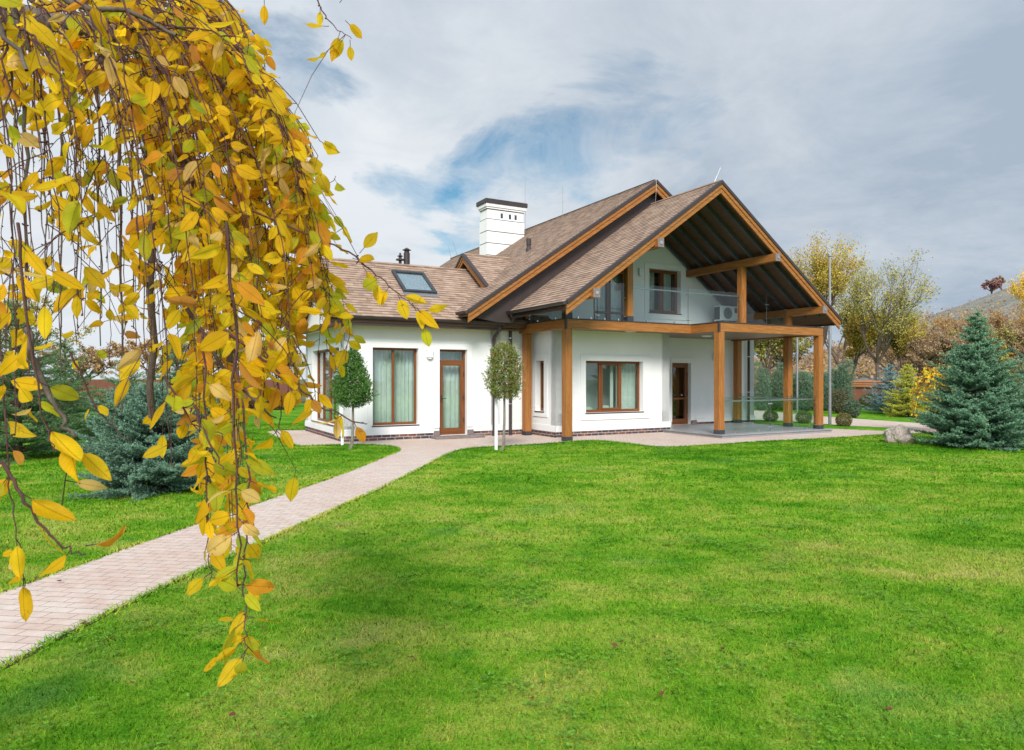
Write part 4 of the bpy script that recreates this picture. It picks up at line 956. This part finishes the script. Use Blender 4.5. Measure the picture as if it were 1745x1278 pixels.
# thuja standards with stakes
def standard(px,py,zs,r,h,prof,cols,label,seed,n=9000,lean=0):
    R=np.random.RandomState(seed); p=g(px,py); root=empty('thuja_standard',p,0,label,'tree')
    MB().tube([(-.07,0,0),(-.02,0,.10),(0,.01,zs*.6),(0,0,zs),(.0,0,zs+h*.8)],[.05,.036,.03,.026,.006],8).build('trunk',M['barkl'],root)
    T=np.linspace(0,1,len(prof)); t=R.rand(n*3); rad=np.interp(t,T,prof); k=R.rand(n*3)<rad+.06; t=t[k][:n]; rad=rad[k][:n]*r; n=len(t)
    a=R.uniform(0,6.283,n); lump=1+.12*np.sin(a*3+t*9+seed)+.10*np.sin(a*7-t*17); q=(1.06-.62*R.rand(n)**1.5)*lump
    cl=R.randint(0,60,n); off=R.normal(0,.035,(60,3))[cl]; P=np.stack([np.cos(a)*rad*q,np.sin(a)*rad*q,zs+h*t],1)+off
    up=np.stack([np.cos(a),np.sin(a),R.uniform(.2,1.6,n)],1)+R.normal(0,.35,(n,3)); c=np.array(cols); ii=(R.rand(n)*len(c)*.999).astype(int)
    V,C=brush(P,up,np.full(n,.05),.042,.017,5,c[ii],c[ii]*1.3,R)
    npmesh('crown',V,np.arange(len(V)).reshape(-1,3),M['leafy'],root,C)
    br=MB()
    for k in range(34):
        aa=R.uniform(0,6.28); tt=R.uniform(.1,.9); rr_=np.interp(tt,T,prof)*r*.85; br.tube([(0,0,zs+h*tt*.6),(math.cos(aa)*rr_,math.sin(aa)*rr_,zs+h*tt)],[.009,.003],4,False)
    for k in range(12): 
        aa=R.uniform(0,6.28); br.tube([(0,0,zs+h*.85),(math.cos(aa)*.12,math.sin(aa)*.12,zs+h*R.uniform(1.0,1.14))],[.005,.002],4,False)
    br.build('branches',M['bark'],root)
standard(601,765.5,1.02,.43,1.38,[.35,.8,1,1,.95,.85,.72,.6,.5,.42,.25,.1],[(.03,.10,.014),(.06,.16,.02),(.11,.22,.035)],'dark green pear-shaped thuja on a bare stem left of the tall window',51,5200)
standard(859,767.5,1.22,.37,1.3,[.45,.8,.9,1,.95,1,.95,.9,.8,.72,.6,.3],[(.09,.16,.018),(.14,.22,.035),(.25,.25,.06),(.24,.15,.06)],'yellowing oval thuja on a bare stem in front of the drainpipes',52,3800)
for (px,py,lb) in ((583,758.5,'white wooden stake left of the dark green thuja'),(845,766.5,'white wooden stake left of the yellowing thuja')):
    p=g(px,py); o=MB().box(-.035,.035,-.02,.02,0,1.22 if px>700 else 1.1).build('garden_stake',M['white'],None,bev=.004); o.location=p; tag(o,lb,'stake')
# boulder
def boulder():
    bm=bmesh.new(); bmesh.ops.create_icosphere(bm,subdivisions=5,radius=1)
    from mathutils import noise as mn
    for v in bm.verts:
        p=v.co.copy(); d=1.0
        for k,(nx,ny,nz,c) in enumerate(((-.8,-.5,.3,.78),(.75,-.5,.45,.70),(.1,-.9,.4,.80),(-.5,.1,.9,.84),(.9,.1,.2,.86),(-.95,.2,.1,.85),(.55,-.2,.8,.80),(.35,-.95,-.1,.84))):
            nv=Vector((nx,ny,nz)).normalized(); dt=p.dot(nv)
            if dt>c: p-=nv*(dt-c)*.92
        p+=p*mn.fractal(p*1.6,.8,2.1,5)*.10+p*mn.fractal(p*7,.8,2.1,4)*.025
        v.co=Vector((p.x*.41,p.y*.36,p.z*.36+.16))
    me=bpy.data.meshes.new('boulder'); bm.to_mesh(me); bm.free()
    m,nt,b=mat('lichen_rock'); o=objc(nt); n=noise(nt,o,5,8,.7,.6); n2=noise(nt,o,17,6,.7); 
    c=ramp(nt,[(.3,(.14,.11,.09)),(.5,(.36,.30,.25)),(.62,(.46,.41,.36)),(.75,(.27,.20,.14))],n.outputs[0]).outputs[0]
    c=mix(nt,ramp(nt,[(.55,0.),(.7,.7)],n2.outputs[0]).outputs[0],c,(.55,.5,.45))
    sp=N(nt,'ShaderNodeSeparateXYZ'); L(nt,o,sp.inputs[0]); n3=noise(nt,o,3,4)
    ms=math_(nt,'SUBTRACT',math_(nt,'MULTIPLY',n3.outputs[0],.5),sp.outputs[2]); c=mix(nt,ramp(nt,[(.12,0.),(.16,.85)],ms).outputs[0],c,(.10,.12,.02))
    L(nt,c,b.inputs['Base Color']); b.inputs['Roughness'].default_value=.9; bump(nt,b,n2.outputs[0],.8,.03)
    me.materials.append(m); ob=bpy.data.objects.new('boulder',me); COL.objects.link(ob); ob.location=g(1541,755.5)+Vector((0,.2,-.03)); tag(ob,'grey-brown lichened boulder at the left foot of the large spruce','boulder')
boulder()
# poles
for px,py,zt,lb in ((1413.5,726,6.05,'tall steel pole with small cap beside the right porch post'),(1358,701.5,6.9,'thinner steel pole farther back, seen between the two right posts')):
    p=g(px,py); root=empty('steel_pole',p,0,lb,'pole')
    MB().tube([(0,0,0),(0,0,zt*.5),(0,0,zt)],[.055,.05,.035],10).build('pole',M['zinc'],root,smooth=True)
    MB().lathe((0,0,zt),[(.0,.12),(.05,.09),(.06,.03),(.04,0),(0,0)],10).build('cap',M['zinc'],root); MB().tube([(0,0,zt*.545),(0,0,zt*.56)],.062,10).build('collar',M['steel'],root)
    MB().box(-.09,.09,-.09,.09,0,.02).build('foot_plate',M['shoe'],root)
# fences
M['fence']=m_wood('stained_fence',(.10,.035,.022),(.15,.055,.032),(.2,.075,.045)); M['log']=m_wood('stained_log',(.15,.05,.02),(.27,.10,.04),(.36,.15,.06))
def fence(a,b,h,label,name='wooden_fence',log=True):
    a=Vector(a);b=Vector(b);d=b-a;Ln=d.length; root=empty(name,a,math.atan2(d.y,d.x),label,'fence')
    mb=MB(); n=int(Ln/.12)
    for i in range(n): mb.box(i*.12,i*.12+.112,-.012,.012+.004*rnd.random(),.05,h+.02*rnd.random(),2)
    mb.build('boards',M['fence'],root)
    for x in np.arange(0,Ln,2.4): MB().box(x-.06,x+.06,.02,.14,0,h+.15,2).build('post',M['log'],root)
    if log:
        q=MB()
        for k in range(3): q.tube([(x_,-.12,h+.06+k*.14+.01*math.sin(x_*1.3+k)) for x_ in np.linspace(-.1,Ln,30)],.075,8)
        q.build('log_rail',M['log'],root)
fence(((1270-CX)/F*43,43,0),((1530-CX)/F*43,43,0),1.15,'brown board fence topped with logs, behind the junipers')
fence((-32,40,0),((505-CX)/F*40,40,0),1.6,'reddish brown board fence far behind the left spruces',log=False)
# low hedge left
def hedge(x0,x1,Y,h,cols,label,seed,n=9000):
    R=np.random.RandomState(seed); root=empty('low_hedge',Vector((x0,Y,0)),0,label,'hedge')
    P=np.stack([R.uniform(0,x1-x0,n),R.uniform(-.35,.35,n),R.uniform(0,h,n)*(.85+.15*R.rand(n))],1); V,C=leafcloud(P,.10,cols,R); npmesh('leaves',V,quads(n),M['leafy'],root,C)
    tk=MB()
    for x in np.arange(.2,x1-x0,.4): tk.tube([(x,0,0),(x+.05,0,h*.8)],[.02,.008],5,False)
    tk.build('stems',M['bark'],root)
hedge((418-CX)/F*37,(497-CX)/F*37,37,.52,[(.10,.05,.03),(.06,.06,.02),(.14,.07,.04)],'low reddish hedge on the lawn left of the house',61)
AU=[(.60,.46,.05),(.42,.40,.06),(.64,.38,.05),(.46,.24,.05),(.32,.34,.07)]; OL=[(.27,.30,.06),(.36,.36,.08),(.46,.40,.10),(.34,.26,.08)]; OR=[(.46,.26,.07),(.38,.21,.08),(.50,.34,.08),(.32,.19,.10)]; YE=[(.80,.55,.02),(.66,.54,.04),(.85,.44,.03)]; BRN=[(.30,.20,.13),(.38,.25,.14),(.26,.18,.12),(.42,.29,.13)]
tree(1388,50,12.6,3.6,AU,'tall golden-leaved tree rising behind the porch roof',71,nleaf=17000,lsz=.13,spread=.85,levels=7,fork=.22,leafy=.9,thick=.014)
tree(1492,46,10.0,3.3,OL+AU[:1],'sparse olive-leaved tree with visible forked trunk, above the brown fence',72,nleaf=8500,lsz=.12,spread=.95,levels=7,fork=.2,thick=.011)
bgs=[(1305,48,6.3,2.6,OL,'olive tree right of the house corner'),(1345,52,6.6,3.0,OL+BRN,'olive-brown tree between the porch posts'),(1425,56,8.2,3.6,OL,'pale olive tree behind the steel pole'),(1445,50,7.0,2.6,AU,'golden-green tree between the tall and the sparse tree'),
 (1545,55,7.0,3.4,AU+OL,'golden-green tree right of the sparse tree'),(1590,58,6.5,3.8,OR+BRN,'orange-brown tree left of the large spruce tip'),(1636,64,7.6,4.0,OR,'orange tree directly behind the large spruce tip'),(1680,60,6.9,3.8,BRN,'bare brown tree right of the large spruce tip'),
 (1715,66,8.2,4.2,OR+BRN,'orange-brown tree near the right edge'),(1790,58,10.6,3.4,YE,'bright yellow tree cut by the right edge'),(1770,66,8.5,4.4,OR,'orange tree beyond the right edge blue spruce'),
 (1520,64,7.2,3.6,BRN+OR,'low brown tree far behind the yellow-green conifer'),(1612,49,5.6,2.9,BRN,'low twiggy brown tree behind the yellow-leaved shrub'),(1668,50,6.0,3.0,BRN+OL,'low twiggy olive-brown tree behind the large spruce'),(1722,50,5.8,2.8,BRN,'low twiggy brown tree behind the edge spruce')]
for k,(px,Y,H,cr,cs,lb) in enumerate(bgs): tree(px,Y,H,cr,cs,lb,80+k,nleaf=14000,lsz=.14,spread=1.0,levels=6,fork=.16,thick=.012,group='autumn trees beyond the garden')
lbg=[(20,45,7.5,3.5,OL,'olive tree at the far left beyond the fence'),(150,48,4.4,3.2,BRN+OR,'low brown tree beyond the left fence'),(260,55,4.8,3.4,OR,'low orange-brown tree beyond the left fence'),(345,50,4.6,3.0,BRN,'low bare brown tree beyond the left fence'),(425,52,4.8,3.0,OL+OR,'low olive tree beyond the left lawn'),(500,48,4.6,2.8,BRN+AU,'golden-brown tree left of the house gable'),(575,56,5.2,3.,OL,'olive tree half hidden by the house gable')]
for k,(px,Y,H,cr,cs,lb) in enumerate(lbg): tree(px,Y,H,cr,cs,lb,110+k,nleaf=6000,lsz=.15,spread=1.1,levels=5,fork=.15,thick=.012,group='autumn trees beyond the left fence')
# weeping yellow shrub behind the big spruce
def weeper(px,Y,H,r,label,seed,n=2400,lsz=.11,sect=None):
    R=np.random.RandomState(seed); root=empty('weeping_shrub',Vector(((px-CX)/F*Y,Y,0)),0,label,'shrub'); mb=MB(); P=[]
    mb.tube([(0,0,0),(.02,0,H*.5),(0,0,H*.86)],[.05,.04,.03],7)
    for k in range(70):
        a=R.uniform(0,6.283); l=r*R.uniform(.35,1.05); dv=np.array([math.cos(a),math.sin(a),0]); zt=H*R.uniform(.85,1.02); ze=H*R.uniform(.08,.6)
        pts=[np.array([0,0,H*.84])]+[dv*l*math.sin(t*1.5707)+np.array([0,0,zt+(ze-zt)*max(0,(t-.25)/.75)**1.4]) for t in np.linspace(.15,1,8)]
        mb.tube([tuple(q) for q in pts],[.010*(1-i/9.5) +.002 for i in range(9)],4,False)
        for q in range(n//70):
            i=R.randint(2,9); P.append(pts[i]+(pts[i-1]-pts[i])*R.rand()+R.normal(0,.03,3))
    mb.build('branches',M['bark'],root); V,C=leafcloud(np.array(P),lsz,YE+YE+[(.45,.40,.03)],R,.55); npmesh('leaves',V,quads(len(P)),M['leafy'],root,C)
weeper(1598,21.5,2.0,.85,'yellow weeping shrub left behind the large spruce',131); weeper(1700,22.5,2.45,1.0,'yellow weeping shrub right behind the large spruce',132); weeper(1608,27,2.25,.7,'mostly bare weeping shrub with curled top behind the yellow one',133,n=300)
# young bare tree on the left lawn
tree(438,30,2.6,.5,OR,'thin young tree on the left lawn before the low hedge',140,nleaf=120,lsz=.07,levels=3,fork=.35,thick=.012)
# hill
def hill():
    nx,ny=120,50; V=[];Fc=[]
    from mathutils import noise as mn
    for j in range(ny):
        for i in range(nx):
            Y=200+j*5.5; px=1180+i*9.5; X=(px-CX)/F*Y
            s=min(1,max(0,(px-1380)/400)); t=min(1,max(0,j/28)); rid=(10+48*s**.9)*(1 if px<1850 else 1+(px-1850)*.0006)
            prof=math.sin(min(1,t)*math.pi/2)**1.0 if j<=28 else 1-.15*((j-28)/22)
            z=rid*prof*.92+2.2*mn.fractal(Vector((X*.02,Y*.02,0)),.9,2,5)*t-.5
            V.append((X,Y,z if px>1210 else -1))
    for j in range(ny-1):
        for i in range(nx-1): a=j*nx+i; Fc.append((a,a+1,a+nx+1,a+nx))
    m,nt,b=mat('dry_hillside'); o=objc(nt); n=noise(nt,o,.03,8,.7,.5); n2=noise(nt,o,.35,6,.75)
    c=ramp(nt,[(.35,(.20,.21,.17)),(.5,(.27,.26,.22)),(.62,(.31,.27,.23)),(.72,(.23,.20,.18))],n.outputs[0]).outputs[0]
    c=mix(nt,.8,c,ramp(nt,[(.35,.5),(.65,1.15)],n2.outputs[0]).outputs[0],'MULTIPLY'); L(nt,c,b.inputs['Base Color']); b.inputs['Roughness'].default_value=1; bump(nt,b,n2.outputs[0],1,1.)
    me=bpy.data.meshes.new('hill'); me.from_pydata(V,[],Fc); me.materials.append(m); me.polygons.foreach_set('use_smooth',[True]*len(me.polygons)); o=bpy.data.objects.new('hill',me); COL.objects.link(o); tag(o,kind='structure')
    R=np.random.RandomState(5); n=26000; idx=R.randint(0,nx*28,n); P=np.array(V)[idx]+R.normal(0,1,(n,3))*np.array([3,3,.1]); k=(R.rand(n)<np.clip(1.15-(P[:,2]/28),.01,1))&(P[:,2]>1)
    P=P[k&(P[:,2]<40)]; P=np.repeat(P,4,0)+R.normal(0,1,(len(P)*4,3))*np.array([1.3,1.3,.8])+np.array([0,0,1.6])
    V2,C=leafcloud(P,1.0,[(.33,.22,.14),(.40,.25,.10),(.28,.22,.12),(.46,.30,.09),(.28,.20,.16),(.30,.20,.15)],R,.8)
    tag(npmesh('hillside_scrub',V2,quads(len(P)),M['leafy'],None,C),'brown autumn scrub and woodland covering the far hillside','scrub',kind='stuff')
hill()
for px,zz,cr,cs,lb in ((1690,42.5,4.6,[(.30,.14,.12),(.24,.12,.1)],'reddish bushy tree on the crest of the hill'),(1708,44.5,4.2,[(.45,.28,.2),(.36,.24,.18)],'pale orange bushy tree on the crest, right of the reddish one')):
    tree(px,330,9,cr,cs,lb,int(px),nleaf=2600,lsz=.9,zb=zz-2,levels=5,fork=.12)
#==================================================================== FOREGROUND WEEPING TREE
M['yleaf']=m_leaf('yellow_cherry_leaf',trans=.68,veins=True,rough=.55,spec=.15,up=.6)
M['twig']=m_bark('reddish_twig',(.05,.02,.02),(.13,.06,.05),40); M['limb']=m_bark('dark_limb_bark',(.06,.045,.036),(.17,.13,.105),30)
WT=empty('weeping_cherry_tree',Vector((-2.55,2.5,0)),0,'weeping tree with yellow autumn leaves hanging in front of the camera','tree')
class LeafSet:
    def __init__(s): s.p=[];s.d=[];s.l=[];s.c=[]
LS=LeafSet(); TW=MB(); LIMB=MB(); PET=[]
R=np.random.RandomState(77)
pal=[((.95,.57,.012),38),((.96,.66,.02),30),((.90,.66,.02),11),((.60,.60,.03),6),((.38,.50,.04),2),((.86,.38,.03),10),((.95,.66,.22),7),((.62,.28,.05),3)]
pc=np.array([p[0] for p in pal]);pw=np.array([p[1] for p in pal],float);pw/=pw.sum()
def leaf(p,d=None,l=None,green=0.):
    if d is None:
        a=R.uniform(0,6.283); d=np.array([math.cos(a),math.sin(a)*.7,-R.uniform(.1,1.6)])
    d=unit(np.array(d,float)); l=(l*1.1 if l else R.uniform(.040,.080))
    c=pc[R.choice(len(pc),p=pw)] if R.rand()>green else np.array([.58,.62,.03])
    pet=.012+R.rand()*.012; q=np.array(p)+d*pet; PET.append((p,tuple(q)))
    LS.p.append(q);LS.d.append(d);LS.l.append(l);LS.c.append(c*R.uniform(.82,1.15))
def pxpt(px,py,Y): return np.array([(px-CX)/F*Y,Y,1.7+(HZ-py)/F*Y])
def proj(p): return CX+F*p[0]/p[1],HZ-F*(p[2]-1.7)/p[1]
def smooth(pts,n=4):
    P=[np.array(p) for p in pts]; out=[]
    for i in range(len(P)-1):
        p0=P[max(i-1,0)];p1=P[i];p2=P[i+1];p3=P[min(i+2,len(P)-1)]
        for k in range(n):
            t=k/n; out.append(.5*((2*p1)+(-p0+p2)*t+(2*p0-5*p1+4*p2-p3)*t*t+(-p0+3*p1-3*p2+p3)*t**3))
    out.append(P[-1]); return out
def strand(way,r=.0028,gap=.045,dens=1.,green=0.,mb=None,wob=.008,side=True):
    """way: list of world points"""
    P=smooth(way,5); P=[p+R.normal(0,wob*.35,3) if 0<i<len(P)-1 else p for i,p in enumerate(P)]
    m=len(P); (mb or TW).tube([tuple(p) for p in P],[max(.0011,r*(1-.75*i/m)) for i in range(m)],5,False)
    for i in range(m-1):
        sl=np.linalg.norm(P[i+1]-P[i]); k=sl/gap; k=int(k)+(R.rand()<k-int(k))
        for _ in range(k):
            q=P[i]+(P[i+1]-P[i])*R.rand(); x,y=proj(q); dn=dens(x,y) if callable(dens) else dens
            if R.rand()<dn: leaf(q,green=green)
            elif R.rand()<.6 :  # bud spur
                e=q+R.normal(0,.006,3); TW.tube([tuple(q),tuple(e)],[.0016,.0024],4,False)
            if side and R.rand()<(.10 if proj(q)[1]<560 else .015) and i>2:
                a=R.uniform(0,6.283); e=[q]; dv=np.array([math.cos(a),math.sin(a),-.3]); ln=R.uniform(.06,.22)
                for s in (.33,.66,1.): e.append(q+dv*ln*s+np.array([0,0,-ln*.8*s*s]))
                TW.tube([tuple(w) for w in e],[.0016,.0014,.0012,.001],4,False)
                for s in range(1,4):
                    if R.rand()<dn*.9: leaf(e[s],green=green)
    return P
def interp(x,T): 
    return float(np.interp(x,[t[0] for t in T],[t[1] for t in T]))
XR=[(-60,395),(0,405),(100,428),(200,482),(300,520),(400,545),(470,565),(540,550),(640,495),(740,495),(800,430)]  # right silhouette x by y
YE_=[(-60,900),(0,860),(90,700),(160,640),(260,740),(330,880),(380,980),(430,860),(480,720),(540,640),(600,520)]  # lowest y by x
def dens(x,y):
    if x>20+interp(y,XR): return .1
    d=.64
    if x<240 and 170<y<400: d=.2
    if x<340 and y>400: d=.42
    if y>600: d=.85 if x>300 else .38
    if y<140 and x<430: d=.5
    if x>330 and y<580: d=.78
    if x<260 and y>680: d=.12
    return d
limbs=[[(-2.55,2.5,0),(-2.5,2.5,1.2),(-2.45,2.52,2.3),(-2.3,2.5,3.0)],
 [(-2.3,2.5,3.0),pxpt(-60,-60,2.45),pxpt(100,-30,2.4),pxpt(220,25,2.35),pxpt(330,95,2.3),pxpt(400,160,2.25)],
 [(-2.3,2.5,3.0),pxpt(-40,20,2.2),pxpt(120,40,2.15),pxpt(240,85,2.1),pxpt(290,150,2.1),pxpt(312,250,2.1),pxpt(358,372,2.1),pxpt(390,450,2.1),pxpt(392,560,2.1),pxpt(398,650,2.1)],
 [(-2.3,2.5,3.0),pxpt(-30,-120,2.8),pxpt(150,-140,2.8),pxpt(300,-90,2.75),pxpt(420,-10,2.7)],
 [(-2.3,2.5,3.0),pxpt(-60,60,2.5),pxpt(60,70,2.4),pxpt(180,110,2.3),pxpt(235,170,2.25),pxpt(255,350,2.2),pxpt(259,712,2.2)],
 [(-2.3,2.5,3.0),pxpt(-120,-20,1.9),pxpt(0,-20,1.8),pxpt(150,10,1.75),pxpt(300,60,1.8)],
 [(-2.3,2.5,3.0),pxpt(-100,0,1.6),pxpt(-20,30,1.45),pxpt(45,120,1.4)],
 [(-2.3,2.5,3.0),pxpt(0,-160,2.5),pxpt(250,-200,2.4),pxpt(450,-130,2.3),pxpt(535,-10,2.2)],
 [(-2.3,2.5,3.0),pxpt(-60,-90,3.2),pxpt(150,-60,3.1),pxpt(330,20,3.0),pxpt(450,120,3.0)]]
rr=[(.075,.05),(.032,.008),(.036,.009),(.03,.008),(.032,.011),(.02,.005),(.014,.004),(.016,.003),(.03,.006)]
for (lb,(r0,r1)) in zip(limbs,rr):
    P=smooth(lb,5); m=len(P); P=[p+(R.normal(0,.007,3) if 0<i<m-1 else 0) for i,p in enumerate(P)]
    LIMB.tube([tuple(p) for p in P],[r0+(r1-r0)*min(1,i/m*1.15) for i in range(m)],8,False)
# hanging sticks
for x,y0,y1,Y,r in ((43,60,575,1.9,.0085),(102,80,635,2.1,.006),(169,90,590,2.4,.0065),(205,110,705,2.3,.008),(24,60,440,1.8,.004),(75,70,480,2.2,.005),(130,70,520,2.6,.005),(225,120,560,2.5,.006),(330,110,640,2.4,.005),(300,130,560,2.7,.006),(365,150,600,2.5,.005)):
    strand([pxpt(x-25,y0-60,Y),pxpt(x-6,y0+30,Y),pxpt(x,y0+(y1-y0)*.5,Y),pxpt(x+2,y1,Y)],r=r,mb=LIMB,dens=.12,gap=.06,wob=.01)
# random curtain of strands
for k in range(205):
    xe=R.uniform(-50,600) if k%3 else R.uniform(330,600)
    lo=interp(xe,YE_); ye=lo*R.uniform(.45,1.0) if xe<560 else R.uniform(300,520)
    if k%4==0: ye=R.uniform(120,350)
    xe=min(xe,interp(ye,XR))
    Y=np.interp(xe,[0,600],[1.75,2.45])*R.uniform(.74,1.3)
    xs=xe*.60-40+R.normal(0,25); ys=R.uniform(-60,60)
    xr=xe if ye<470 else xe
    w=[]
    for t in (0,.12,.3,.55,.8,1):
        x=xs+(xe-xs)*(1-(1-t)**2.0); y=ys+(ye-ys)*(t**1.25)-22*math.sin(t*3.14)*(1 if ye<600 else .3); x=min(x,interp(y,XR)+R.uniform(-25,5)); w.append(pxpt(x,y,Y*(1+.05*(1-t))))
    strand(w,r=R.uniform(.0018,.0034),gap=.050,dens=dens,green=.07 if xe>330 and ye>250 else .015)
# fill of short twigs in the dense right part
for k in range(85):
    y=R.uniform(20,560); x=interp(y,XR)-abs(R.normal(0,110))-8; Y=R.uniform(2.0,2.9); s=R.uniform(.15,.4)
    a=pxpt(x-30,y-25,Y); strand([a,a+np.array([s*.25,0,-.02]),a+np.array([s*.5,R.uniform(-.1,.1),-s*.4]),a+np.array([s*.55,0,-s])],r=.002,gap=.04,dens=.9,green=.08,side=False)
# specific strands
def st(pts,Y,**k): return strand([pxpt(x,y,Y if not isinstance(Y,tuple) else Y[0]+(Y[1]-Y[0])*i/(len(pts)-1)) for i,(x,y) in enumerate(pts)],**k)
st([(385,380),(400,560),(398,700),(403,830),(405,980),(404,1000)],1.45,r=.0042,dens=.9,gap=.022)
st([(400,600),(420,760),(422,880),(418,980),(417,1050),(419,1095),(417,1112)],(1.75,1.4),r=.003,dens=.95,gap=.024,green=.35); leaf(pxpt(417,1112,1.4),(-.25,0,-1),.050,1.)
st([(345,560),(350,760),(352,860),(355,940),(357,990)],1.6,r=.0028,dens=.95,gap=.024,green=.3)
st([(-40,700),(0,785),(30,830),(65,890),(110,935),(146,945)],1.15,r=.0042,dens=.45,gap=.055)
leaf(pxpt(146,930,1.15),(.9,0,.15),.05); leaf(pxpt(118,735,1.25),(.1,0,-1),.078); leaf(pxpt(600,440,1.9),(.8,0,-.2),.05)
st([(0,560),(12,760),(22,860),(32,930),(42,1000)],1.5,r=.0024,dens=.9,gap=.032)
st([(45,560),(66,632),(95,690),(118,735),(126,760)],1.25,r=.007,dens=.35,gap=.05,mb=LIMB)
st([(30,380),(50,560),(70,700),(90,770)],1.2,r=.003,dens=.6,gap=.05)
st([(380,560),(450,612),(500,655),(545,690),(600,716),(625,722)],1.75,r=.0045,dens=.85,gap=.032)
st([(300,500),(380,620),(440,690),(471,712)],1.9,r=.007,dens=.5,gap=.05,mb=LIMB)
st([(430,360),(525,401),(596,431),(635,462),(671,494),(705,523),(722,542)],1.9,r=.0032,dens=.45,gap=.05)
for (x,y,dx,dy) in ((612,432,.5,.6),(640,472,.1,-.8),(676,497,.3,-.8),(702,517,.4,-.8),(722,545,.1,-1),(718,530,.9,.1)): leaf(pxpt(x,y,1.9),(dx,0,dy),.055)
st([(500,-60),(535,-8),(555,25),(575,50),(598,66)],2.1,r=.003,dens=.55,gap=.045)
for (x,y,dx,dy) in ((596,68,.05,-1),(588,35,.5,-.5),(560,45,-.8,.0),(578,5,.6,.7),(450,0,.0,-1)): leaf(pxpt(x,y,2.1),(dx,0,dy),.055,)
st([(420,250),(480,290),(530,330),(572,300)],2.3,r=.0025,dens=.7,gap=.04); st([(430,120),(490,190),(525,260),(530,285)],2.3,r=.0024,dens=.4,gap=.05)
st([(120,600),(160,690),(200,735),(220,755)],1.9,r=.003,dens=.5,gap=.05)
st([(280,640),(330,720),(380,740)],1.5,r=.003,dens=.8,gap=.03); st([(330,690),(360,760),(380,800)],1.4,r=.003,dens=.9,gap=.03)
st([(440,520),(490,560),(530,640),(540,700)],2.0,r=.003,dens=.95,gap=.03); st([(430,560),(470,640),(480,700),(470,740)],1.9,r=.003,dens=.8,gap=.035)
def build_leaves():
    P=np.array(LS.p);Dv=unit(np.array(LS.d));Ln=np.array(LS.l);C=np.array(LS.c);n=len(P)
    # face roughly any way: random roll
    A=unit(np.cross(Dv,R.normal(size=(n,3)))); view=unit(P-np.array([0,0,1.7])); A2=unit(np.cross(Dv,view)); mixw=R.uniform(0,1,(n,1))**1.2; A=unit(A*(mixw)+A2*(1-mixw)*1.0*np.sign(R.normal(size=(n,1)))); B=np.cross(A,Dv)
    rows=9; t=np.linspace(0,1,rows); w=np.sin(np.pi*t**.88)**.78*(1-.12*t); w[0]=.03;w[-1]=.0
    W=Ln*R.uniform(.36,.60,n); bend=R.normal(0,.42,n); fold=R.uniform(.0,.6,n)*np.where(R.rand(n)<.12,2.2,1.); wav=R.uniform(0,.08,n); ph=R.uniform(0,6.28,n); twist=R.normal(0,.35,n)
    V=np.zeros((n,rows,5,3));U=np.zeros((n,rows,5,2));CC=np.zeros((n,rows,5,3))
    for i in range(rows):
        along=Ln*t[i]; dz=bend*Ln*(t[i]**2)*.8; al=along*(1-.15*np.abs(bend)*t[i])
        tw=twist*t[i]; Ai=A*np.cos(tw)[:,None]+B*np.sin(tw)[:,None]; Bi=-A*np.sin(tw)[:,None]+B*np.cos(tw)[:,None]
        for j,s in enumerate((-1,-.5,0,.5,1)):
            hw=W*.5*w[i]*s; up=np.abs(hw)*fold+ (wav*Ln*np.sin(t[i]*9+ph+s*2))*abs(s)
            V[:,i,j]=P+Dv*al[:,None]+Ai*hw[:,None]+Bi*(up)[:,None]+B*dz[:,None]; U[:,i,j,0]=.5+.5*s*w[i]; U[:,i,j,1]=t[i]
            e=abs(s)**3*.22+(t[i]>.93)*.3; CC[:,i,j]=C*(1-e)+np.array([.70,.32,.03])*e
    V=V.reshape(-1,3);U=U.reshape(-1,2);CC=CC.reshape(-1,3)
    f=[(i*5+j,i*5+j+1,(i+1)*5+j+1,(i+1)*5+j) for i in range(rows-1) for j in range(4)]
    Fc=(np.array(f)[None]+ (np.arange(n)*rows*5)[:,None,None]).reshape(-1,4)
    return npmesh('leaves',V,Fc,M['yleaf'],None,CC,U,True)
rel(build_leaves(),WT)
for a,b in PET: TW.tube([tuple(a),tuple(b)],[.0011,.0009],4,False)
rel(TW.build('twigs',M['twig'],None,True),WT); rel(LIMB.build('trunk',M['limb'],None,True),WT)
# fallen leaves on the grass
LM=m_leaf('fallen_leaf',trans=.1)
fl=None; FLB=['in the middle, farther up','lower middle','at the lower right','lower middle, left of its neighbours','x','left, below the path edge','under the hanging branch, near the bottom','just right of the hanging branch','right of centre, farther up','rightmost on the paving','nearest the paving edge','leftmost on the paving','right of centre, halfway up','centre left']
for k,(px,py) in enumerate(((1046,1099),(1128,1182),(1515,1208),(905,1190),(1097,1278),(225,1163),(395,1218),(448,1070),(1352,1098),(100,990),(142,1062),(62,985),(1230,1105),(700,1120))):
    if py>1255: continue
    p=g(px,py,.03); a=rnd.random()*6
    if k<12 and fl is None:
        s=.022; V=np.array([(-s,0,0),(-s*.3,s*.5,.006),(s*.6,s*.4,.01),(s,0,.004),(s*.6,-s*.4,.0),(-s*.3,-s*.5,.008)]); fl=npmesh('fallen_leaf',V,np.array([[0,1,2,3],[0,3,4,5]]),LM,None,np.tile([[.16,.05,.03]],(6,1)))
        o=fl
    else: o=fl.copy(); COL.objects.link(o)
    o.location=p; o.rotation_euler=(rnd.uniform(-.3,.3),rnd.uniform(-.3,.3),a); tag(o,'reddish brown leaf fallen on the '+('paved path' if (px,py) in ((100,990),(62,985),(142,1062)) else 'lawn')+', '+FLB[k],'leaf','fallen leaves on lawn and path')
print('leaves',len(LS.p))
